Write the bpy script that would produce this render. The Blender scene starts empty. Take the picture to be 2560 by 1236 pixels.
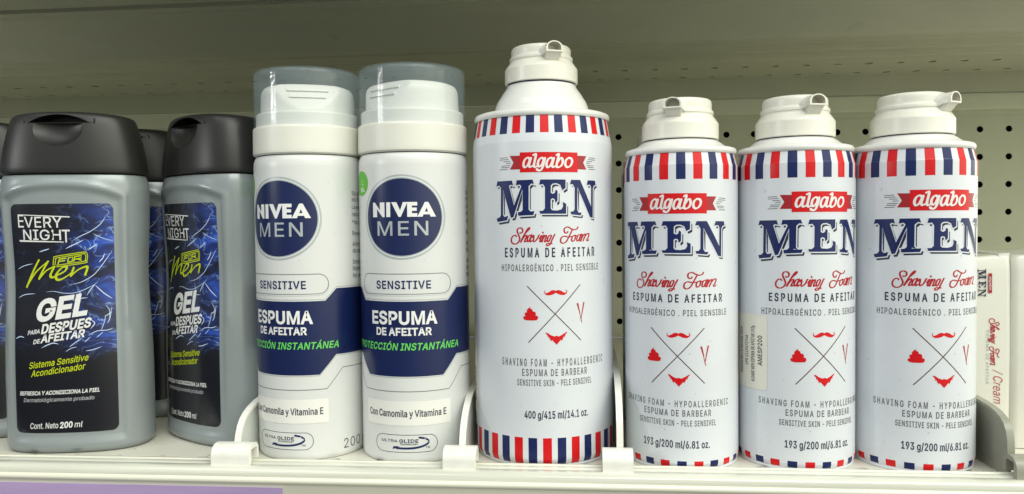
import bpy, bmesh, math, random, json
from mathutils import Vector, Matrix
from mathutils.geometry import delaunay_2d_cdt
random.seed(7)
sc = bpy.context.scene
MM = 0.001

# ------------------------------------------------------------------ camera
cam_d = bpy.data.cameras.new('camera'); cam = bpy.data.objects.new('camera', cam_d)
sc.collection.objects.link(cam); sc.camera = cam
cam_d.sensor_fit = 'HORIZONTAL'; cam_d.sensor_width = 36.0; cam_d.lens = 26.80
cam_d.clip_start = 0.01; cam_d.clip_end = 50
_r = Vector((0.99569278, 0.09201424, -0.01136986)); _u = Vector((0.00843631, 0.03220786, 0.99944559))
_f = Vector((-0.09232943, 0.99523667, -0.03129288))
_m = Matrix((_r, _u, -_f)).transposed().to_4x4(); _m.translation = Vector((0.02309, -0.34020, 0.10973))
cam.matrix_world = _m

# ------------------------------------------------------------------ light
world = bpy.data.worlds.new('World'); sc.world = world; world.use_nodes = True
_N, _L = world.node_tree.nodes, world.node_tree.links
wb = _N['Background']; wb.inputs[1].default_value = 1.0      # the lit shop behind the camera: brighter towards the right end of the aisle
_tc = _N.new('ShaderNodeTexCoord'); _sx = _N.new('ShaderNodeSeparateXYZ'); _L.new(_tc.outputs['Generated'], _sx.inputs[0])
_cr = _N.new('ShaderNodeValToRGB'); _cr.color_ramp.elements[0].color = (0.04, 0.06, 0.08, 1); _cr.color_ramp.elements[1].color = (1.55, 1.54, 1.27, 1); _cm = _cr.color_ramp.elements.new(0.5); _cm.color = (0.36, 0.385, 0.36, 1)
_mr = _N.new('ShaderNodeMapRange'); _mr.inputs[1].default_value = -1; _mr.inputs[2].default_value = 1; _L.new(_sx.outputs[0], _mr.inputs[0]); _L.new(_mr.outputs[0], _cr.inputs[0]); 
_mz = _N.new('ShaderNodeMapRange'); _mz.interpolation_type = 'SMOOTHSTEP'; _mz.inputs[1].default_value = -0.20; _mz.inputs[2].default_value = 0.12; _mz.inputs[3].default_value = 0.30; _mz.inputs[4].default_value = 1.6
_L.new(_sx.outputs[2], _mz.inputs[0])      # the shop floor is darker than its walls and lit ceiling
_ms = _N.new('ShaderNodeVectorMath'); _ms.operation = 'SCALE'; _L.new(_cr.outputs[0], _ms.inputs[0]); _L.new(_mz.outputs[0], _ms.inputs['Scale']); _L.new(_ms.outputs[0], wb.inputs[0])
def area(name, loc, target, sx, sy, power, col):
    d = bpy.data.lights.new(name, 'AREA'); d.shape = 'RECTANGLE'; d.size = sx; d.size_y = sy; d.energy = power; d.color = col
    o = bpy.data.objects.new(name, d); sc.collection.objects.link(o)
    o.location = loc; o.rotation_euler = (Vector(target) - Vector(loc)).to_track_quat('-Z', 'Y').to_euler()
    return o
area('ceiling_tubes', (0.70, -1.05, 1.35), (0.05, 0.03, 0.08), 1.8, 0.50, 18, (0.985, 1.0, 0.93))
area('aisle_tubes', (-0.65, -0.95, 1.35), (-0.10, 0.03, 0.08), 0.9, 0.25, 3, (0.97, 0.99, 1.0))
area('far_tube', (-1.44, -0.70, 0.46), (-0.1, 0.03, 0.17), 0.020, 0.30, 2.2, (1.0, 1.0, 0.97))
area('far_tube', (-1.36, -0.88, 0.46), (-0.1, 0.03, 0.17), 0.013, 0.30, 1.3, (1.0, 1.0, 0.97))
sc.view_settings.view_transform = 'Standard'; sc.view_settings.look = 'None'
sc.view_settings.exposure = 0.17; sc.view_settings.gamma = 1; sc.view_settings.use_curve_mapping = False
sc.cycles.use_denoising = True; sc.cycles.max_bounces = 10; sc.cycles.transparent_max_bounces = 24
sc.cycles.caustics_reflective = False; sc.cycles.caustics_refractive = False

# ------------------------------------------------------------------ materials
def new_mat(name):
    m = bpy.data.materials.new(name); m.use_nodes = True
    return m, m.node_tree.nodes, m.node_tree.links, m.node_tree.nodes['Principled BSDF']
def mat(name, col, rough=0.4, spec=0.5, metal=0.0, var=0.0, vscale=60, bump=0.0, bscale=400, stretch=(1, 1, 1), coat=0.0, rvar=0.0, spots=0.0, sscale=90, sss=0.0):
    m, N, L, b = new_mat(name)
    b.inputs['Base Color'].default_value = (*col, 1); b.inputs['Roughness'].default_value = rough
    b.inputs['Specular IOR Level'].default_value = spec; b.inputs['Metallic'].default_value = metal
    b.inputs['Coat Weight'].default_value = coat; b.inputs['Coat Roughness'].default_value = 0.12
    if sss > 0:
        b.inputs['Subsurface Weight'].default_value = sss; b.inputs['Subsurface Radius'].default_value = (0.003, 0.003, 0.002)
        b.inputs['Subsurface Scale'].default_value = 1.0
    tc = N.new('ShaderNodeTexCoord'); mp = N.new('ShaderNodeMapping'); mp.inputs['Scale'].default_value = stretch
    L.new(tc.outputs['Object'], mp.inputs['Vector'])
    if var > 0 or rvar > 0:
        n = N.new('ShaderNodeTexNoise'); n.inputs['Scale'].default_value = vscale; n.inputs['Detail'].default_value = 6; n.inputs['Roughness'].default_value = 0.65
        L.new(mp.outputs[0], n.inputs['Vector'])
    out = None
    if var > 0:
        r = N.new('ShaderNodeMapRange'); r.inputs[1].default_value = 0.3; r.inputs[2].default_value = 0.7
        r.inputs[3].default_value = 1 - var; r.inputs[4].default_value = 1 + var * 0.6; L.new(n.outputs['Fac'], r.inputs[0])
        x = N.new('ShaderNodeVectorMath'); x.operation = 'SCALE'; x.inputs[0].default_value = col; L.new(r.outputs[0], x.inputs['Scale'])
        out = x.outputs[0]
    if spots > 0:
        v = N.new('ShaderNodeTexNoise'); v.inputs['Scale'].default_value = sscale; v.inputs['Detail'].default_value = 2
        L.new(tc.outputs['Object'], v.inputs['Vector'])
        r2 = N.new('ShaderNodeMapRange'); r2.inputs[1].default_value = 0.70; r2.inputs[2].default_value = 0.78; r2.inputs[3].default_value = 0; r2.inputs[4].default_value = spots
        L.new(v.outputs['Fac'], r2.inputs[0])
        mx = N.new('ShaderNodeMix'); mx.data_type = 'RGBA'; L.new(r2.outputs[0], mx.inputs[0])
        if out: L.new(out, mx.inputs[6])
        else: mx.inputs[6].default_value = (*col, 1)
        mx.inputs[7].default_value = (0.10, 0.08, 0.05, 1); out = mx.outputs[2]
    if out: L.new(out, b.inputs['Base Color'])
    if rvar > 0:
        r3 = N.new('ShaderNodeMapRange'); r3.inputs[3].default_value = max(0.03, rough - rvar); r3.inputs[4].default_value = rough + rvar
        L.new(n.outputs['Fac'], r3.inputs[0]); L.new(r3.outputs[0], b.inputs['Roughness'])
    if bump > 0:
        bn = N.new('ShaderNodeTexNoise'); bn.inputs['Scale'].default_value = bscale; bn.inputs['Detail'].default_value = 3
        L.new(mp.outputs[0], bn.inputs['Vector'])
        bp = N.new('ShaderNodeBump'); bp.inputs['Strength'].default_value = bump; bp.inputs['Distance'].default_value = 0.0004
        L.new(bn.outputs['Fac'], bp.inputs['Height']); L.new(bp.outputs[0], b.inputs['Normal'])
    return m
WHITE = (0.78, 0.79, 0.80)
M = dict(
 can=mat('white can lacquer', (0.68, 0.705, 0.755), 0.32, 0.45, var=0.03, vscale=35, bump=0.05, bscale=250, spots=0.25, sscale=420, rvar=0.06),
 ncan=mat('white can enamel', (0.68, 0.69, 0.685), 0.30, 0.45, var=0.02, vscale=30, bump=0.03, bscale=250, spots=0.10, sscale=420),
 rim=mat('white rolled rim', (0.74, 0.74, 0.72), 0.28, 0.5, var=0.05, vscale=70),
 dome=mat('white dome lacquer', (0.76, 0.76, 0.74), 0.25, 0.5, var=0.03, vscale=60),
 cap=mat('cream plastic', (0.78, 0.765, 0.69), 0.30, 0.5, var=0.03, vscale=70, bump=0.04, bscale=500, sss=0.12),
 ncap=mat('ivory plastic', (0.74, 0.735, 0.67), 0.36, 0.45, var=0.02, vscale=50, sss=0.10),
 bore=mat('spout bore', (0.62, 0.60, 0.52), 0.5),
 gap=mat('painted gap shade', (0.03, 0.035, 0.07), 0.4, 0.4, metal=0.3),  # shadow below caps and collars, put into the colour
 steel=mat('bare steel rim', (0.60, 0.60, 0.57), 0.35, 0.5, metal=0.4, var=0.1, vscale=90),
 red=mat('red print', (0.63, 0.008, 0.012), 0.34, 0.28),
 dred=mat('dark red print', (0.36, 0.018, 0.025), 0.34, 0.4),
 script=mat('crimson print', (0.42, 0.012, 0.020), 0.34, 0.4),
 navy=mat('navy print', (0.010, 0.019, 0.100), 0.32, 0.30),
 band=mat('navy enamel', (0.0075, 0.0155, 0.080), 0.28, 0.5, var=0.10, vscale=40),
 shade=mat('charcoal navy print', (0.022, 0.027, 0.055), 0.35, 0.4),
 grey=mat('grey print', (0.10, 0.105, 0.11), 0.36, 0.4),
 lgrey=mat('thin grey line print', (0.22, 0.23, 0.23), 0.36, 0.4),
 brown=mat('brown line print', (0.10, 0.050, 0.050), 0.36, 0.4),
 wht=mat('white print', (0.80, 0.80, 0.80), 0.34, 0.4),
 pink=mat('pale print', (0.80, 0.74, 0.74), 0.34, 0.4),
 silver=mat('silver print', (0.44, 0.48, 0.50), 0.33, 0.5, metal=0.25),
 green=mat('green print', (0.14, 0.62, 0.10), 0.34, 0.4),
 gstick=mat('green sticker', (0.10, 0.46, 0.02), 0.34, 0.4),
 paper=mat('cream sticker paper', (0.76, 0.745, 0.66), 0.55, 0.3, var=0.03, vscale=90),
 wpaper=mat('white sticker film', (0.80, 0.79, 0.75), 0.42, 0.4, var=0.02, vscale=90),
 film=mat('clear film', (0.74, 0.76, 0.73), 0.22, 0.6),
 ink=mat('black ink', (0.03, 0.03, 0.035), 0.45, 0.3),
 body=mat('pearl grey plastic', (0.275, 0.307, 0.318), 0.27, 0.5, metal=0.15, var=0.05, vscale=30, bump=0.05, bscale=900),
 gcap=mat('dark grey plastic', (0.019, 0.0185, 0.018), 0.38, 0.42, var=0.06, vscale=50, bump=0.05, bscale=900),
 gdark=mat('cap inside', (0.010, 0.010, 0.010), 0.6, 0.2),
 lime=mat('lime print', (0.50, 0.58, 0.01), 0.36, 0.4),
 glabw=mat('label white', (0.72, 0.72, 0.72), 0.34, 0.4),
 gink2=mat('label silver', (0.42, 0.43, 0.45), 0.36, 0.4),
 ice=mat('label ice blue', (0.55, 0.66, 0.90), 0.34, 0.4),
 blue=mat('label blue', (0.022, 0.062, 0.34), 0.34, 0.4),
 deck=mat('cream painted deck', (0.72, 0.70, 0.61), 0.42, 0.4, var=0.07, vscale=45, spots=0.5, sscale=160),
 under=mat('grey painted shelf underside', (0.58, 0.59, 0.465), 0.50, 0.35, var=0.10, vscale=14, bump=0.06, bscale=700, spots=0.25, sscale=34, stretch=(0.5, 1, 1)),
 panel=mat('grey painted back panel', (0.62, 0.64, 0.49), 0.48, 0.35, var=0.05, vscale=20, bump=0.05, bscale=700),
 prail=mat('cream painted rail', (0.74, 0.755, 0.60), 0.42, 0.4, var=0.05, vscale=20),
 cavity_shade=mat('painted cavity shade', (0.012, 0.010, 0.010), 0.8, 0.1),  # shade inside hollows, put into a near-black colour
 rail=mat('clear plastic rail', (0.70, 0.70, 0.61), 0.13, 0.6, var=0.22, vscale=40, stretch=(0.12, 3, 6), coat=0.5, rvar=0.08),
 rail2=mat('cream plastic rail', (0.78, 0.77, 0.66), 0.18, 0.55, var=0.08, vscale=40, stretch=(0.10, 3, 5), coat=0.4, rvar=0.06),
 seam=mat('rail seam', (0.16, 0.16, 0.13), 0.5),
 purple=mat('purple paper', (0.42, 0.31, 0.55), 0.30, 0.5, var=0.16, vscale=60, stretch=(0.2, 1, 3), coat=0.6),
 clip=mat('white plastic', (0.80, 0.79, 0.74), 0.30, 0.5, var=0.06, vscale=120, spots=0.25, sscale=260),
 divd=mat('translucent divider plastic', (0.62, 0.65, 0.62), 0.35, 0.5, var=0.05, vscale=60),
 gclip=mat('grey plastic', (0.30, 0.30, 0.245), 0.35, 0.5, var=0.07, vscale=60, bump=0.06, bscale=700),
 carton=mat('glossy white carton', (0.72, 0.71, 0.64), 0.25, 0.5, var=0.04, vscale=30, bump=0.25, bscale=40, coat=0.3),
)
def make_clear():
    m, N, L, b = new_mat('clear plastic cap')
    N.remove(b); out = N['Material Output']
    tr = N.new('ShaderNodeBsdfTransparent'); tr.inputs[0].default_value = (0.985, 0.99, 0.995, 1)
    gl = N.new('ShaderNodeBsdfGlossy'); gl.inputs['Roughness'].default_value = 0.04; gl.inputs[0].default_value = (1, 1, 1, 1)
    df = N.new('ShaderNodeBsdfDiffuse'); df.inputs[0].default_value = (0.56, 0.71, 0.86, 1)
    lw = N.new('ShaderNodeLayerWeight'); lw.inputs[0].default_value = 0.5
    pw = N.new('ShaderNodeMath'); pw.operation = 'POWER'; pw.inputs[1].default_value = 4.0; L.new(lw.outputs['Facing'], pw.inputs[0])
    fr = N.new('ShaderNodeMath'); fr.operation = 'MULTIPLY_ADD'; fr.inputs[1].default_value = 0.16; fr.inputs[2].default_value = 0.014; L.new(pw.outputs[0], fr.inputs[0])
    a = N.new('ShaderNodeMixShader'); a.inputs[0].default_value = 0.060
    L.new(tr.outputs[0], a.inputs[1]); L.new(df.outputs[0], a.inputs[2])
    c = N.new('ShaderNodeMixShader'); L.new(fr.outputs[0], c.inputs[0]); L.new(a.outputs[0], c.inputs[1]); L.new(gl.outputs[0], c.inputs[2])
    L.new(c.outputs[0], out.inputs[0])
    return m
M['clear'] = make_clear()
def make_label():
    m, N, L, b = new_mat('printed splash label')
    uv = N.new('ShaderNodeUVMap'); uv.uv_map = 'art'
    sx = N.new('ShaderNodeSeparateXYZ'); L.new(uv.outputs[0], sx.inputs[0])
    mp = N.new('ShaderNodeMapping'); mp.inputs['Rotation'].default_value = (0, 0, math.radians(-28)); mp.inputs['Scale'].default_value = (0.9, 3.4, 1)
    L.new(uv.outputs[0], mp.inputs[0])
    n1 = N.new('ShaderNodeTexNoise'); n1.inputs['Scale'].default_value = 2.6; n1.inputs['Detail'].default_value = 4; n1.inputs['Distortion'].default_value = 1.2
    L.new(mp.outputs[0], n1.inputs['Vector'])
    # where the water is: towards the right and between the two dark ends of the printed picture
    def rng(src, a, b_, c=0.0, d=1.0):
        r = N.new('ShaderNodeMapRange'); r.interpolation_type = 'SMOOTHSTEP'
        for i, v in enumerate((a, b_, c, d)): r.inputs[i + 1].default_value = v
        L.new(src, r.inputs[0]); return r.outputs[0]
    def mul(p, q_):
        x = N.new('ShaderNodeMath'); x.operation = 'MULTIPLY'; L.new(p, x.inputs[0]); L.new(q_, x.inputs[1]); return x.outputs[0]
    mask = mul(rng(sx.outputs[0], 0.38, 0.98, 0.03, 1.0), mul(rng(sx.outputs[1], 0.30, 0.44), rng(sx.outputs[1], 1.10, 0.80, 0.15, 1.0)))
    fac = mul(mask, rng(n1.outputs['Fac'], 0.30, 0.74))
    cr = N.new('ShaderNodeValToRGB'); e = cr.color_ramp.elements
    e[0].position = 0; e[0].color = (0.0075, 0.0075, 0.0120, 1); e[1].position = 1; e[1].color = (0.16, 0.27, 0.66, 1)
    k = e.new(0.35); k.color = (0.012, 0.025, 0.13, 1); k = e.new(0.75); k.color = (0.022, 0.075, 0.44, 1)
    L.new(fac, cr.inputs[0])
    n2 = N.new('ShaderNodeTexNoise'); n2.inputs['Scale'].default_value = 2.4; n2.inputs['Detail'].default_value = 5; n2.inputs['Distortion'].default_value = 2.2
    L.new(mp.outputs[0], n2.inputs['Vector'])
    d1 = N.new('ShaderNodeMath'); d1.operation = 'SUBTRACT'; d1.inputs[1].default_value = 0.5; L.new(n2.outputs['Fac'], d1.inputs[0])
    d2 = N.new('ShaderNodeMath'); d2.operation = 'ABSOLUTE'; L.new(d1.outputs[0], d2.inputs[0])
    ridge = mul(mul(rng(d2.outputs[0], 0.030, 0.0), mask), rng(n1.outputs['Fac'], 0.40, 0.60))
    mx = N.new('ShaderNodeMix'); mx.data_type = 'RGBA'; L.new(ridge, mx.inputs[0]); L.new(cr.outputs[0], mx.inputs[6]); mx.inputs[7].default_value = (0.26, 0.40, 0.76, 1)
    L.new(mx.outputs[2], b.inputs['Base Color']); b.inputs['Roughness'].default_value = 0.24
    b.inputs['Coat Weight'].default_value = 0.4; b.inputs['Coat Roughness'].default_value = 0.2
    return m
M['label'] = make_label()

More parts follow.
